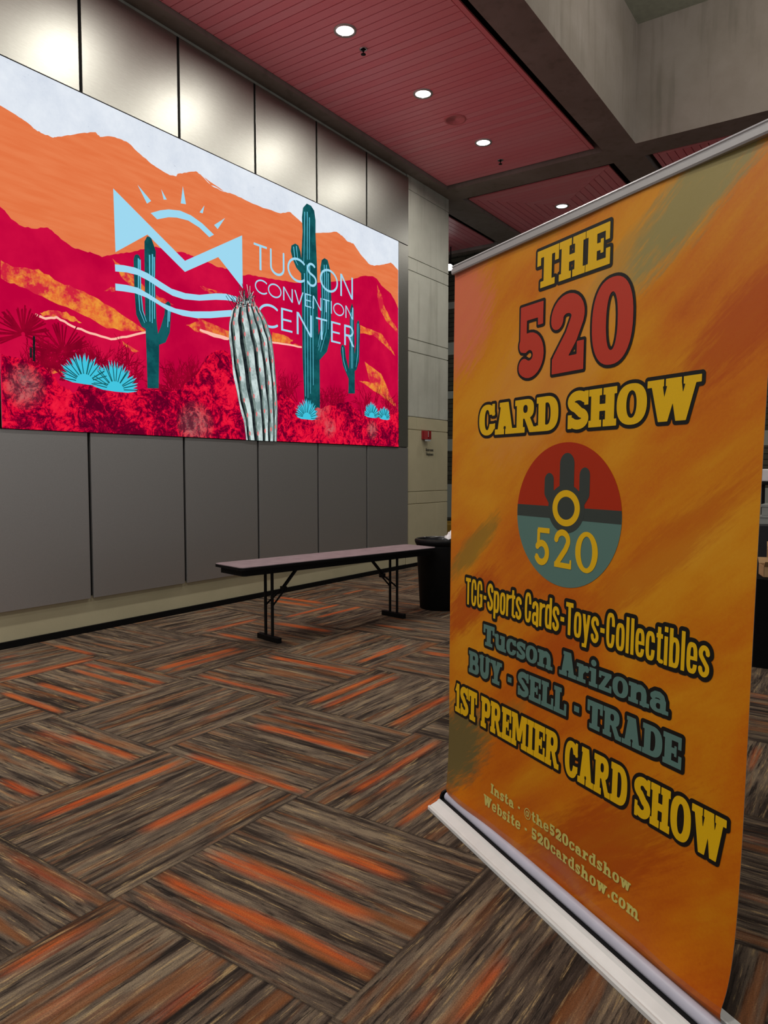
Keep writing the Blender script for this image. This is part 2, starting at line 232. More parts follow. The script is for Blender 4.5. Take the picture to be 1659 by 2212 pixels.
SLAB = {
 'T': (.86, [Bx(0, .8, .86, 1), Bx(0, .6, .15, 1), Bx(.71, .6, .86, 1), Bx(.27, 0, .59, 1), Bx(.14, 0, .72, .17)]),
 'H': (.96, [Bx(.08, 0, .38, 1), Bx(.58, 0, .88, 1), Bx(0, 0, .455, .18), Bx(.505, 0, .96, .18), Bx(0, .82, .455, 1), Bx(.505, .82, .96, 1), Bx(.1, .41, .86, .59)]),
 'E': (.82, [Bx(.08, 0, .38, 1), Bx(0, .82, .8, 1), Bx(0, 0, .82, .18), Bx(.3, .41, .58, .59), Bx(.5, .33, .6, .67), Bx(.66, .6, .8, 1), Bx(.68, 0, .82, .4)]),
 'C': (.84, ring(.86, 1, .3, .17) + [cut(Bx(.5, .36, 1, .66)), Bx(.68, .62, .82, 1.0), ('p', [(.56, .3), (.84, .38), (.84, .2), (.6, .12)])]),
 'A': (.98, [Pg((.12, .05), (.4, .05), (.62, 1), (.3, 1)), Pg((.58, .05), (.88, .05), (.66, 1), (.36, 1)), Bx(.25, .25, .7, .4), Bx(.22, .86, .6, 1), Bx(0, 0, .46, .17), Bx(.52, 0, .98, .17)]),
 'R': (.98, [Bx(.08, 0, .38, 1), Bx(0, 0, .46, .17), Bx(0, .83, .5, 1), sup(.5, .71, .36, .29, 2.6), cut(sup(.48, .71, .1, .12, 2.4)), Bx(.3, .42, .5, .5), Pg((.42, .47), (.66, .5), (.86, .16), (.98, .16), (.98, 0), (.68, 0))]),
 'D': (.92, [sup(.42, .5, .5, .5, 2.5), cut(Bx(-.3, -.1, .08, 1.1)), Bx(.08, 0, .38, 1), Bx(0, 0, .4, .18), Bx(0, .82, .4, 1), cut(sup(.44, .5, .16, .32, 2.4)), Bx(.08, .1, .38, .9)]),
 'S': (.8, slabS(.8, 1, .25) + [Bx(.63, .62, .78, 1), Bx(.02, 0, .17, .38)]),
 'O': (.94, ring(.94, 1.02, .31, .17, -.01)),
 'W': (1.46, [Pg((.1, .95), (.42, .95), (.6, 0), (.34, 0)), Pg((.6, 0), (.34, 0), (.58, .9), (.88, .9)), Pg((.62, .95), (.94, .95), (1.1, 0), (.82, 0)), Pg((1.1, 0), (.82, 0), (1.08, .95), (1.36, .95)), Bx(0, .83, .47, 1), Bx(.52, .83, .95, 1), Bx(1, .83, 1.46, 1)]),
 'B': (.92, [Bx(.08, 0, .38, 1), Bx(0, 0, .5, .17), Bx(0, .83, .5, 1), sup(.5, .73, .35, .27, 2.7), sup(.52, .28, .4, .28, 2.7), cut(Bx(-.2, .2, .08, .8)), cut(sup(.46, .72, .1, .1, 2.4)), cut(sup(.48, .29, .12, .12, 2.4)), Bx(.08, .1, .36, .9)]),
 'U': (.92, [K(.29, (.22, .9), (.22, .35), (.27, .2), (.38, .14), (.52, .14), (.63, .2), (.68, .35), (.68, .9)), Bx(0, .83, .44, 1), Bx(.5, .83, .92, 1), cut(Bx(.36, .34, .54, .95))]),
 'Y': (.94, [Pg((.08, .95), (.4, .95), (.62, .45), (.34, .4)), Pg((.86, .95), (.56, .95), (.34, .45), (.62, .4)), Bx(.32, 0, .62, .5), Bx(.17, 0, .77, .17), Bx(0, .83, .45, 1), Bx(.52, .83, .94, 1)]),
 'L': (.8, [Bx(.08, 0, .38, 1), Bx(0, .83, .48, 1), Bx(0, 0, .8, .18), Bx(.66, 0, .8, .45)]),
 'P': (.88, [Bx(.08, 0, .38, 1), Bx(0, 0, .5, .17), Bx(0, .83, .5, 1), sup(.5, .68, .38, .32, 2.6), cut(sup(.47, .69, .11, .14, 2.4)), Bx(.08, .3, .36, .9)]),
 'M': (1.24, [Bx(.08, 0, .34, 1), Bx(.9, 0, 1.16, 1), Bx(0, 0, .42, .17), Bx(.8, 0, 1.24, .17), Bx(0, .83, .34, 1), Bx(.9, .83, 1.24, 1), Pg((.2, 1), (.46, 1), (.74, .2), (.5, .2)), Pg((1.04, 1), (.78, 1), (.5, .2), (.74, .2))]),
 'I': (.5, [Bx(.1, 0, .4, 1), Bx(0, 0, .5, .17), Bx(0, .83, .5, 1)]),
 '1': (.56, [Bx(.16, 0, .44, 1), Bx(0, 0, .56, .17), Pg((0, .72), (.2, 1), (.4, 1), (.4, .8), (.2, .72))]),
 '-': (.4, [Bx(.05, .34, .35, .56)]),
 '.': (.32, [El(.16, .13, .13, .13)]),
 '5': (.76, [Bx(.1, .8, .72, 1), Bx(.1, .46, .28, .9), Bx(.58, .7, .72, .85), K(.26, *ell(.36, .32, .245, .19, 125, -128, 20)), cut(Pg((-.2, .26), (.2, .29), (.4, .3), (.4, .35), (.2, .37), (-.2, .44))), Bx(.1, .44, .26, .9)]),
 '2': (.8, [K(.27, *(ell(.4, .7, .25, .165, 185, -20, 14) + [(.5, .44), (.2, .16)])), Bx(.04, 0, .8, .2), Pg((.04, 0), (.04, .15), (.3, .42), (.5, .3)), Bx(.64, 0, .8, .36)]),
 '0': (.84, ring(.84, 1.02, .3, .17, -.01)),
 # lower case
 'u': (.86, [K(.25, (.19, .62), (.19, .28), (.26, .15), (.38, .125), (.5, .15)), Bx(.5, 0, .76, .72), Bx(0, .56, .3, .72), Bx(.4, .56, .6, .72), Bx(.7, 0, .86, .15)]),
 'c': (.7, ring(.72, .74, .25, .14) + [cut(Bx(.42, .27, 1, .48)), Bx(.55, .46, .68, .72), Pg((.45, .2), (.7, .29), (.7, .16), (.5, .08))]),
 's': (.62, slabS(.62, .74, .19) + [Bx(.48, .46, .6, .73), Bx(.03, .01, .15, .28)]),
 'o': (.76, ring(.76, .76, .25, .14, -.01)),
 'n': (.94, [Bx(.1, 0, .36, .72), Bx(0, .57, .3, .72), Bx(0, 0, .45, .15), K(.25, (.3, .5), (.42, .58), (.55, .6), (.66, .54), (.7, .42), (.7, .1)), Bx(.52, 0, .94, .15)]),
 'r': (.66, [Bx(.1, 0, .36, .72), Bx(0, .57, .3, .72), Bx(0, 0, .5, .15), K(.2, (.32, .45), (.42, .58), (.55, .6)), El(.55, .57, .12, .13)]),
 'i': (.46, [Bx(.1, 0, .36, .72), Bx(0, .57, .3, .72), Bx(0, 0, .46, .15), El(.22, .92, .14, .13)]),
 'z': (.7, [Bx(.03, .56, .66, .72), Bx(.03, 0, .68, .16), Pg((.04, .1), (.4, .62), (.66, .62), (.3, .1)), Bx(.03, .46, .15, .72), Bx(.56, 0, .68, .27)]),
 'a': (.8, [K(.22, (.12, .52), (.24, .6), (.4, .61), (.52, .55), (.57, .42), (.57, .1)), sup(.34, .22, .33, .23, 2.3), cut(sup(.37, .22, .1, .1, 2.2)), Bx(.45, 0, .69, .45), Bx(.6, 0, .8, .14)]),
 't': (.58, [Bx(.13, .1, .38, .95), Bx(0, .56, .54, .72), K(.2, (.25, .2), (.32, .11), (.5, .12))]),
 'h': (.94, [Bx(.1, 0, .36, 1), Bx(0, .86, .3, 1), Bx(0, 0, .45, .15), K(.25, (.3, .5), (.42, .58), (.55, .6), (.66, .54), (.7, .42), (.7, .1)), Bx(.52, 0, .94, .15)]),
 'e': (.74, ring(.74, .76, .25, .14, -.01) + [Bx(.2, .3, .7, .42), cut(Bx(.45, .2, 1, .3)), Pg((.45, .2), (.72, .22), (.6, .05), (.45, .1))]),
 'd': (.86, [sup(.38, .37, .37, .38, 2.3), cut(sup(.4, .37, .13, .24, 2.2)), Bx(.5, 0, .76, 1), Bx(.38, .86, .7, 1), Bx(.6, 0, .86, .14)]),
 'w': (1.14, [Pg((.06, .7), (.32, .7), (.46, 0), (.26, 0)), Pg((.46, 0), (.26, 0), (.46, .66), (.66, .66)), Pg((.46, .7), (.72, .7), (.88, 0), (.66, 0)), Pg((.88, 0), (.66, 0), (.84, .7), (1.06, .7)), Bx(0, .58, .38, .72), Bx(.42, .58, .74, .72), Bx(.78, .58, 1.14, .72)]),
 'b': (.86, [sup(.48, .37, .37, .38, 2.3), cut(sup(.46, .37, .13, .24, 2.2)), Bx(.1, 0, .36, 1), Bx(0, .86, .3, 1)]),
 'm': (1.36, [Bx(.1, 0, .36, .72), Bx(0, .57, .3, .72), Bx(0, 0, .44, .15), K(.23, (.3, .5), (.4, .58), (.52, .6), (.62, .54), (.65, .42), (.65, .1)), Bx(.48, 0, .82, .15), K(.23, (.7, .5), (.8, .58), (.92, .6), (1.04, .54), (1.08, .42), (1.08, .1)), Bx(.9, 0, 1.36, .15)]),
 '@': (1.0, [K(.08, *ell(.5, .4, .43, .5, -60, 280, 40)), sup(.47, .4, .23, .27, 2.2), cut(sup(.45, .4, .1, .17, 2.2)), Bx(.58, .18, .7, .64)]),
 ' ': (.36, []),
}
# tall condensed sans
def cs(h, y0=0.0, w=.42, t=.145): return [sup(w / 2, y0 + h / 2, w / 2, h / 2, 3.0), cut(sup(w / 2, y0 + h / 2, w / 2 - t, h / 2 - .12, 3.0))]
COND = {
 'T': (.42, [Bx(0, .86, .42, 1), Bx(.135, 0, .285, 1)]),
 'C': (.43, cs(1) + [cut(Bx(.25, .4, .6, .62))]),
 'G': (.44, cs(1) + [cut(Bx(.25, .5, .6, .66)), Bx(.22, .4, .43, .52), Bx(.29, .05, .43, .5)]),
 'S': (.43, [K(.15, *(ell(.215, .74, .14, .18, 0, 230, 16) + ell(.215, .26, .14, .18, 60, -180, 16)))]),
 '-': (.28, [Bx(.03, .36, .25, .5)]),
 'p': (.41, cs(.78, 0, .41) + [Bx(0, -.22, .145, .77)]),
 'o': (.41, cs(.78, 0, .41)),
 'r': (.3, [Bx(0, 0, .145, .77), K(.13, (.09, .58), (.16, .68), (.29, .7))]),
 't': (.27, [Bx(.05, .06, .19, .95), Bx(0, .66, .27, .78), K(.12, (.12, .12), (.17, .065), (.25, .065))]),
 's': (.39, [K(.135, *(ell(.195, .58, .13, .14, 0, 230, 14) + ell(.195, .2, .13, .14, 60, -180, 14)))]),
 'a': (.41, [K(.14, (.07, .56), (.1, .67), (.2, .71), (.3, .67), (.335, .55), (.335, .0)), sup(.19, .2, .19, .21, 2.6), cut(sup(.2, .2, .06, .1, 2.4)), Bx(.265, 0, .405, .5)]),
 'd': (.41, cs(.78, 0, .41) + [Bx(.265, 0, .41, 1)]),
 'y': (.42, [Pg((0, .77), (.15, .77), (.28, .1), (.14, .0)), Pg((.42, .77), (.275, .77), (.14, 0), (.1, -.22), (.24, -.22)), Bx(.0, -.22, .2, -.11)]),
 'l': (.17, [Bx(.01, 0, .155, 1)]),
 'i': (.17, [Bx(.01, 0, .155, .75), Bx(.01, .86, .155, 1)]),
 'e': (.41, cs(.78, 0, .41) + [Bx(.1, .34, .4, .43), cut(Bx(.22, .24, .6, .34))]),
 'c': (.4, cs(.78, 0, .4) + [cut(Bx(.24, .3, .6, .5))]),
 'b': (.41, cs(.78, 0, .41) + [Bx(0, 0, .145, 1)]),
 ' ': (.12, []),
}
LT = .085
def o_(w): return [K(LT, *ell(w / 2, .5, w / 2 - LT / 2, .5 - LT / 2, 0, 360, 40))]
LIGHT = {
 'T': (.56, [Bx(0, 1 - LT, .56, 1), Bx(.28 - LT / 2, 0, .28 + LT / 2, 1)]),
 'U': (.66, [K(LT, *([(LT / 2, 1 - LT / 2), (LT / 2, .33)] + ell(.33, .33, .33 - LT / 2, .33 - LT / 2, 180, 360, 20) + [(.66 - LT / 2, 1 - LT / 2)]))]),
 'C': (.78, [K(LT, *ell(.5, .5, .5 - LT / 2, .5 - LT / 2, 48, 312, 40))]),
 'S': (.56, [K(LT, *(ell(.27, .745, .19, .213, 40, 250, 18) + ell(.27, .27, .22, .228, 68, -150, 18)))]),
 'O': (.98, o_(.98)),
 'N': (.72, [Bx(0, 0, LT, 1), Bx(.72 - LT, 0, .72, 1), Pg((0, 1), (LT * 1.1, 1), (.72, 0), (.72 - LT * 1.1, 0))]),
 'V': (.72, [Pg((0, 1), (LT * 1.15, 1), (.36 + LT * .5, 0), (.36 - LT * .5, 0)), Pg((.72, 1), (.72 - LT * 1.15, 1), (.36 - LT * .5, 0), (.36 + LT * .5, 0))]),
 'E': (.5, [Bx(0, 0, LT, 1), Bx(0, 0, .5, LT), Bx(0, 1 - LT, .5, 1), Bx(0, .5 - LT / 2, .46, .5 + LT / 2)]),
 'I': (LT, [Bx(0, 0, LT, 1)]),
 'R': (.54, [Bx(0, 0, LT, 1), K(LT, *([(LT / 2, 1 - LT / 2), (.28, 1 - LT / 2)] + ell(.28, .73, .2, .27 - LT / 2, 90, -90, 16) + [(LT / 2, .5)])), Pg((.2, .48), (.32, .48), (.56, 0), (.45, 0))]),
}

def march(D, xs, ys, lv):
    """iso loops of field D at level lv"""
    V = D - lv; V = np.where(np.abs(V) < 1e-9, 1e-9, V); ins = V < 0
    nx = len(xs); ny = len(ys); seg = {}
    def eh(i, j):
        t = V[j, i] / (V[j, i] - V[j, i + 1]); return (xs[i] + t * (xs[i + 1] - xs[i]), ys[j])
    def ev(i, j):
        t = V[j, i] / (V[j, i] - V[j + 1, i]); return (xs[i], ys[j] + t * (ys[j + 1] - ys[j]))
    pts = {}
    idx = ins[:-1, :-1] * 1 + ins[:-1, 1:] * 2 + ins[1:, 1:] * 4 + ins[1:, :-1] * 8
    T = {1: ['lb'], 2: ['br'], 3: ['lr'], 4: ['rt'], 5: ['lb', 'rt'], 6: ['bt'], 7: ['lt'], 8: ['tl'], 9: ['tb'], 10: ['br', 'tl'], 11: ['tr'], 12: ['rl'], 13: ['rb'], 14: ['bl']}
    for j, i in zip(*np.nonzero((idx > 0) & (idx < 15))):
        ky = {'b': ('h', i, j), 't': ('h', i, j + 1), 'l': ('v', i, j), 'r': ('v', i + 1, j)}
        for ab in T[int(idx[j, i])]:
            seg[ky[ab[0]]] = ky[ab[1]]
    loops = []
    while seg:
        k0 = next(iter(seg)); k = k0; lp = []
        while k in seg:
            lp.append(eh(k[1], k[2]) if k[0] == 'h' else ev(k[1], k[2])); k = seg.pop(k)
        if len(lp) > 3: loops.append(lp)
    return loops
def simplify(lp, eps):
    P = np.array(lp)
    def rdp(a, b):
        if b <= a + 1: return []
        p = P[a]; q = P[b % len(P)]; e = q - p; L = math.hypot(*e)
        seg = P[a + 1:b]
        d = np.abs((seg[:, 0] - p[0]) * e[1] - (seg[:, 1] - p[1]) * e[0]) / L if L > 1e-12 else np.hypot(*(seg - p).T)
        k = int(np.argmax(d))
        if d[k] < eps: return []
        k += a + 1
        return rdp(a, k) + [k] + rdp(k, b)
    n = len(P); m = n // 2
    idx = [0] + rdp(0, m) + [m] + rdp(m, n)
    return [tuple(P[i]) for i in idx]
def sarea(l): return sum(l[i - 1][0] * l[i][1] - l[i][0] * l[i - 1][1] for i in range(len(l))) / 2
def inside(p, l):
    r = False
    for i in range(len(l)):
        a, b = l[i], l[i - 1]
        if (a[1] > p[1]) != (b[1] > p[1]) and p[0] < (b[0] - a[0]) * (p[1] - a[1]) / (b[1] - a[1]) + a[0]: r = not r
    return r
def tri(loops):
    """fill loops; loops turning the other way from the largest one are holes"""
    if not loops: return [], []
    ar = [sarea(l) for l in loops]; sg = max(ar, key=abs) > 0
    outer = [l for l, a in zip(loops, ar) if (a > 0) == sg]; holes = [l for l, a in zip(loops, ar) if (a > 0) != sg]
    flat = []; out = []
    for o in outer:
        grp = [o] + [h for h in holes if inside(h[0], o)]
        pts = [p for l in grp for p in l]; base = len(flat); flat += pts
        for a, b, c in tessellate_polygon([[Vector((p[0], p[1], 0)) for p in l] for l in grp]):
            A, B, C_ = pts[a], pts[b], pts[c]
            cr = (B[0] - A[0]) * (C_[1] - A[1]) - (B[1] - A[1]) * (C_[0] - A[0])
            if abs(cr) < 1e-12: continue
            out.append((base + a, base + b, base + c) if cr > 0 else (base + a, base + c, base + b))
    return flat, out
def glyph_shapes(font, text, x0, x1, y0, y1, gap=.06, levels=(0.0,), res=.0125):
    """list per level of (flat pts, tris) for a line of text fitted to the box"""
    adv = sum(font[c][0] for c in text) + gap * (len(text) - 1)
    sx = (x1 - x0) / adv; sy = y1 - y0; x = x0; out = [[] for _ in levels]; h = sy * res
    for c in text:
        w, prims = font[c]
        if prims:
            pad = max(levels) + 4 * h + .12 * sy
            xs = np.arange(x - pad, x + w * sx + pad + h, h); ys = np.arange(y0 - .26 * sy - pad, y1 + pad, h)
            X, Yg = np.meshgrid(xs, ys); d = np.full(X.shape, 1e9)
            for p in prims:
                q = [(x + a * sx, y0 + b * sy) for a, b in p[1]]
                if p[0] == 'p': d = np.minimum(d, sd_poly(q, X, Yg))
                elif p[0] == '-': d = np.maximum(d, -sd_poly(q, X, Yg))
                elif p[0] == 'k': d = np.minimum(d, sd_stroke(q, p[2] * (sx * .5 + sy * .5), X, Yg))
            for li, lv in enumerate(levels):
                lps = [simplify(l, h * .12) for l in march(d, xs, ys, lv)]
                lps = [l for l in lps if len(l) > 2]
                out[li].append(tri(lps))
        x += (w + gap) * sx
    return out

# ---------------- placement helpers ----------------
def attach(o, parent):
    o.parent = parent
    o.matrix_parent_inverse = Matrix.LocRotScale(parent.location, parent.rotation_euler, None).inverted()
    return o
def part(mb, name, mats, parent, bevel=0.0):
    return attach(mb.build(name, mats, bevel=bevel), parent)
def struct(mb, name, mats, bevel=0.0):
    return tag(mb.build(name, mats, bevel=bevel), kind='structure')

WY = 6.469          # plane of the panelled wall
ZB = 6.334          # underside of the concrete beams
ZW = 6.394          # underside of the timber panels
T0X, T0Y, TS = 1.600, 1.290, 1.046   # carpet tile grid

# ---------------- materials ----------------
def mat_concrete(name, a, b, dark, split=None, low=None):
    m = NT(name); co = m.coord('Object'); z = m.sep(co)
    n = m.noise(co, 1.3, 6, .6); f = m.noise(co, 40, 4, .6)
    st = m.noise(m.comb(m.math('MULTIPLY', z[0], 5), m.math('MULTIPLY', z[1], 5), m.math('MULTIPLY', z[2], .5)), 1.5, 4)
    c = m.mix(m.mapr(n, .3, .7), rgba(a), rgba(b))
    c = m.mix(m.mapr(st, .52, .75, 0, .45), c, rgba(dark))
    if split is not None:
        lo = m.mix(m.mapr(n, .3, .7), rgba(low[0]), rgba(low[1]))
        c = m.mix(m.math('LESS_THAN', z[2], split), c, lo)
    c = m.mix(m.mapr(f, .62, .75, 0, .18), c, rgba(dark))
    m.p(color=c, rough=.85, spec=.25)
    m.bump(m.math('ADD', f, m.math('MULTIPLY', n, 2)), .18, .006)
    return m.m
M_WALL = mat_concrete('wall_concrete', (192, 193, 180), (172, 172, 160), (140, 139, 126), 2.488, ((190, 181, 150), (176, 168, 138)))
M_BEAM = mat_concrete('beam_concrete', (152, 142, 136), (134, 124, 116), (104, 97, 88))
M_SLAB = plain('slab_paint', (150, 152, 138), .9)
M_VOID = plain('void_black', (9, 9, 10), .9, var=.02)
M_BLACK = plain('black_plastic', (7, 7, 8), .6, var=.1, spec=.18)
M_BLACKMETAL = plain('black_metal', (6, 6, 7), .5, var=.1, spec=.2)
M_SEAM = plain('joint_black', (6, 6, 7), .8, var=.02)

def mat_metal():
    m = NT('brushed_panel_metal'); co = m.coord('Object'); z = m.sep(co)
    br = m.noise(m.comb(m.math('MULTIPLY', z[0], 3), m.math('MULTIPLY', z[1], 3), m.math('MULTIPLY', z[2], 60)), 6, 4, .7)
    wv = m.noise(co, .9, 2)
    m.p(color=m.ramp(br, [(.3, s2l((156, 156, 148))), (.7, s2l((170, 170, 163)))]), metal=1.0, rough=.44)
    m.bump(m.math('ADD', m.math('MULTIPLY', wv, 2.0), m.math('MULTIPLY', br, .02)), .12, .03)
    return m.m
M_METAL = mat_metal()
def mat_metal_low():
    m = NT('satin_panel_metal'); co = m.coord('Object'); z = m.sep(co)
    br = m.noise(m.comb(m.math('MULTIPLY', z[0], 60), m.math('MULTIPLY', z[1], 60), m.math('MULTIPLY', z[2], 60)), 3, 4, .7)
    sc = m.noise(m.comb(m.math('MULTIPLY', z[0], 1.5), z[1], m.math('MULTIPLY', z[2], 40)), 3, 4, .7)
    c = m.ramp(br, [(.3, s2l((172, 170, 168))), (.7, s2l((184, 182, 180)))])
    c = m.mix(m.mapr(sc, .72, .78, 0, .3), c, rgba((170, 168, 164)))
    m.p(color=c, metal=.85, rough=.48)
    m.bump(br, .06, .003)
    return m.m
M_METAL_LOW = mat_metal_low()

def mat_wood(name, tint_a, tint_b):
    m = NT(name); co = m.coord('Object'); z = m.sep(co)
    geo = m.n.new('ShaderNodeNewGeometry'); rnd = geo.outputs['Random Per Island']
    g = m.noise(m.comb(m.math('MULTIPLY', z[0], 1), m.math('MULTIPLY', z[1], 1), m.math('MULTIPLY', rnd, 50)), 2.2, 5, .6, 1.5)
    c = m.mix(m.math('ADD', m.math('MULTIPLY', rnd, .65), m.math('MULTIPLY', g, .4)), rgba(tint_a), rgba(tint_b))
    m.p(color=c, rough=.42, spec=.4)
    return m.m
M_WOODX = mat_wood('glow_tinted_timber', (255, 138, 152), (255, 166, 178))  # natural brown timber; pink glow of the screen is put into its colour

def mat_carpet():
    m = NT('carpet_tiles'); co = m.coord('Object'); z = m.sep(co)
    X = m.math('DIVIDE', m.math('SUBTRACT', z[0], T0X), TS); Yc = m.math('DIVIDE', m.math('SUBTRACT', z[1], T0Y), TS)
    ix = m.math('FLOOR', X); iy = m.math('FLOOR', Yc)
    par = m.math('FLOORED_MODULO', m.math('ADD', ix, iy), 2.0)
    fx = m.math('SUBTRACT', X, ix); fy = m.math('SUBTRACT', Yc, iy)
    wn = m.n.new('ShaderNodeTexWhiteNoise'); wn.noise_dimensions = '2D'; m.l(m.comb(ix, iy), wn.inputs['Vector']); rnd = wn.outputs['Value']
    def sel(a, b): return m.math('ADD', m.math('MULTIPLY', par, a), m.math('MULTIPLY', m.math('SUBTRACT', 1.0, par), b))
    u = sel(fx, fy); v = sel(fy, fx)
    off = m.math('MULTIPLY', rnd, 37.0)
    def nz(su, sv, o, det=3.0, rough=.55):
        return m.noise(m.comb(m.math('ADD', m.math('MULTIPLY', u, su), m.math('ADD', off, o)), m.math('MULTIPLY', v, sv), off), 1.0, det, rough)
    a = nz(1.0, 15, 0, 5, .62); b = nz(2.6, 40, 11, 6, .68); d = nz(4.2, 62, 23, 6, .72); e = nz(1.2, 12, 41, 3)
    base = m.ramp(m.math('ADD', m.math('MULTIPLY', a, .62), m.math('MULTIPLY', b, .38)), [(.37, s2l((42, 34, 28))), (.45, s2l((68, 57, 49))), (.52, s2l((104, 90, 77))), (.61, s2l((142, 125, 103)))])
    base = m.mix(m.mapr(d, .56, .65, 0, .75), base, rgba((190, 162, 116)))
    base = m.mix(m.mapr(d, .46, .38, 0, .9), base, rgba((34, 29, 27)))
    base = m.mix(m.mapr(e, .54, .66, 0, .6), base, rgba((152, 94, 52)))
    at = m.n.new('ShaderNodeAttribute'); at.attribute_name = 'orange'; org = at.outputs['Fac']
    br = nz(2.6, 50, 67, 4, .65)
    of = m.math('MULTIPLY', org, m.math('MULTIPLY', m.mapr(br, .38, .52, .35, 1.0), m.mapr(d, .32, .46, .55, 1.0)))
    oc = m.ramp(nz(2.0, 30, 5), [(.35, s2l((186, 76, 34))), (.65, s2l((208, 112, 54)))])
    base = m.mix(of, base, oc)
    fi = m.noise(co, 210, 3, .75)
    base = m.mix(m.mapr(fi, .40, .62, .0, .62), base, m.mix(.6, base, rgba((24, 20, 18))))
    ed = m.math('MINIMUM', m.math('MINIMUM', fx, m.math('SUBTRACT', 1.0, fx)), m.math('MINIMUM', fy, m.math('SUBTRACT', 1.0, fy)))
    base = m.mix(m.mapr(ed, .008, .002, 0, .5), base, rgba((30, 26, 24)))
    m.p(color=base, rough=.95, spec=.12)
    m.bump(m.math('ADD', fi, m.math('MULTIPLY', d, .4)), .5, .006)
    return m.m
M_CARPET = mat_carpet()

# ---------------- floor ----------------
x0, x1, y0, y1, st = .4, 8.0, -.4, 6.6, .02
nx = int(round((x1 - x0) / st)) + 1; ny = int(round((y1 - y0) / st)) + 1
gx, gy = np.meshgrid(np.linspace(x0, x1, nx), np.linspace(y0, y1, ny))
org = np.zeros(gx.shape)
for ax, c, r0, r1, hw, stg in D_floor:
    c /= 1000; r0 /= 1000; r1 /= 1000; hw = max(hw / 1000, .012) * 1.05; stg /= 100
    U, V = (gx, gy) if ax == 0 else (gy, gx)
    # keep each streak inside its own carpet tile
    uo, vo = (T0X, T0Y) if ax == 0 else (T0Y, T0X)
    tid = (np.floor((V - vo) / TS) == math.floor((c - vo) / TS)) & (np.floor((U - uo) / TS) == math.floor(((r0 + r1) / 2 - uo) / TS))
    w = np.clip((hw + .012 - np.abs(V - c)) / .02, 0, 1) * np.clip((U - r0 + .02) / .12, 0, 1) * np.clip((r1 + .02 - U) / .12, 0, 1) * stg
    org = np.maximum(org, np.where(tid, w, 0))
verts = np.zeros((nx * ny, 3)); verts[:, 0] = gx.ravel(); verts[:, 1] = gy.ravel()
ii, jj = np.meshgrid(np.arange(nx - 1), np.arange(ny - 1)); k = (jj * nx + ii).ravel()
faces = np.stack([k, k + 1, k + nx + 1, k + nx], 1)
outer = [(-8, -10), (18, -10), (18, y0), (-8, y0), (-8, y1), (18, y1), (18, 11), (-8, 11), (x0, y0), (x0, y1), (x1, y0), (x1, y1)]
nb = len(verts); verts = np.vstack([verts, np.array([(a, b, 0) for a, b in outer])])
ofc = [(0, 1, 2, 3), (4, 5, 6, 7), (3, 8, 9, 4), (10, 2, 5, 11)]
me = bpy.data.meshes.new('floor')
me.from_pydata(verts.tolist(), [], faces.tolist() + [tuple(nb + i for i in f) for f in ofc])
me.materials.append(M_CARPET)
at = me.attributes.new('orange', 'FLOAT', 'POINT')
at.data.foreach_set('value', np.concatenate([org.ravel(), np.zeros(len(outer))]).astype(np.float32))
fo = bpy.data.objects.new('floor', me); COL.objects.link(fo); tag(fo, kind='structure')

# ---------------- panelled wall ----------------
b = MB()
b.box(-6, WY + .03, 0, 10.03, WY + .5, 6.6)                       # backing and low plaster band
PX = 11.369
GZ = [5.046, 4.842, 3.753, 3.546, 2.488, 2.278, 1.252, 1.047, 6.108]
zs = sorted([0] + GZ + [6.334]); g = .008
for i in range(len(zs) - 1):
    lo = zs[i] + (g if i else 0); hi = zs[i + 1] - (g if i < len(zs) - 2 else 0)
    band = (hi - lo) < .3
    xs = [10.03, 10.33 if band else 10.953, PX]
    for a, c in zip(xs[:-1], xs[1:]):
        b.box(a + (.004 if a > 10.1 else 0), WY + .012, lo, c - (.004 if c < PX else 0), WY + .7, hi)
b.box(10.03, WY + .022, 0, PX - .012, WY + .69, 6.334)
for x in (4.9, 7.59, 8.43):
    pass
wall = struct(b, 'wall_left', M_WALL, bevel=.003)
b = MB()
b.box(-6, WY + .005, 0, 11.38, WY + .03, .062); struct(b, 'baseboard_left', M_BLACK)
JX = [-3.93, -2.76, -1.59, -.42, .745, 1.91, 3.08, 4.262, 5.438, 6.597, 7.76, 8.903]
b = MB(); b.box(-6, WY + .024, .36, 10.03, WY + .034, 6.3)
attach(b.build('joint_backing', M_SEAM), wall)
def panel(xa, xb, za, zb, mat):
    b = MB(); b.box(xa, WY - .004, za, xb, WY + .024, zb); attach(b.build('wall_panel', mat, bevel=.002), wall)
hj = .017
ed = JX + [10.041]
for a, c in zip(ed[:-1], ed[1:]):
    ra = hj; rc = hj if c < 10 else 0
    panel(a + ra, c - rc, .338, 1.972, M_METAL_LOW)
    panel(a + ra, c - rc, 5.212, 6.28, M_METAL)
panel(9.752, 10.041, 1.985, 5.2, M_METAL)
for a, c in zip(ed[:6], ed[1:7]): panel(a + hj, c - hj, 1.985, 5.2, M_METAL)

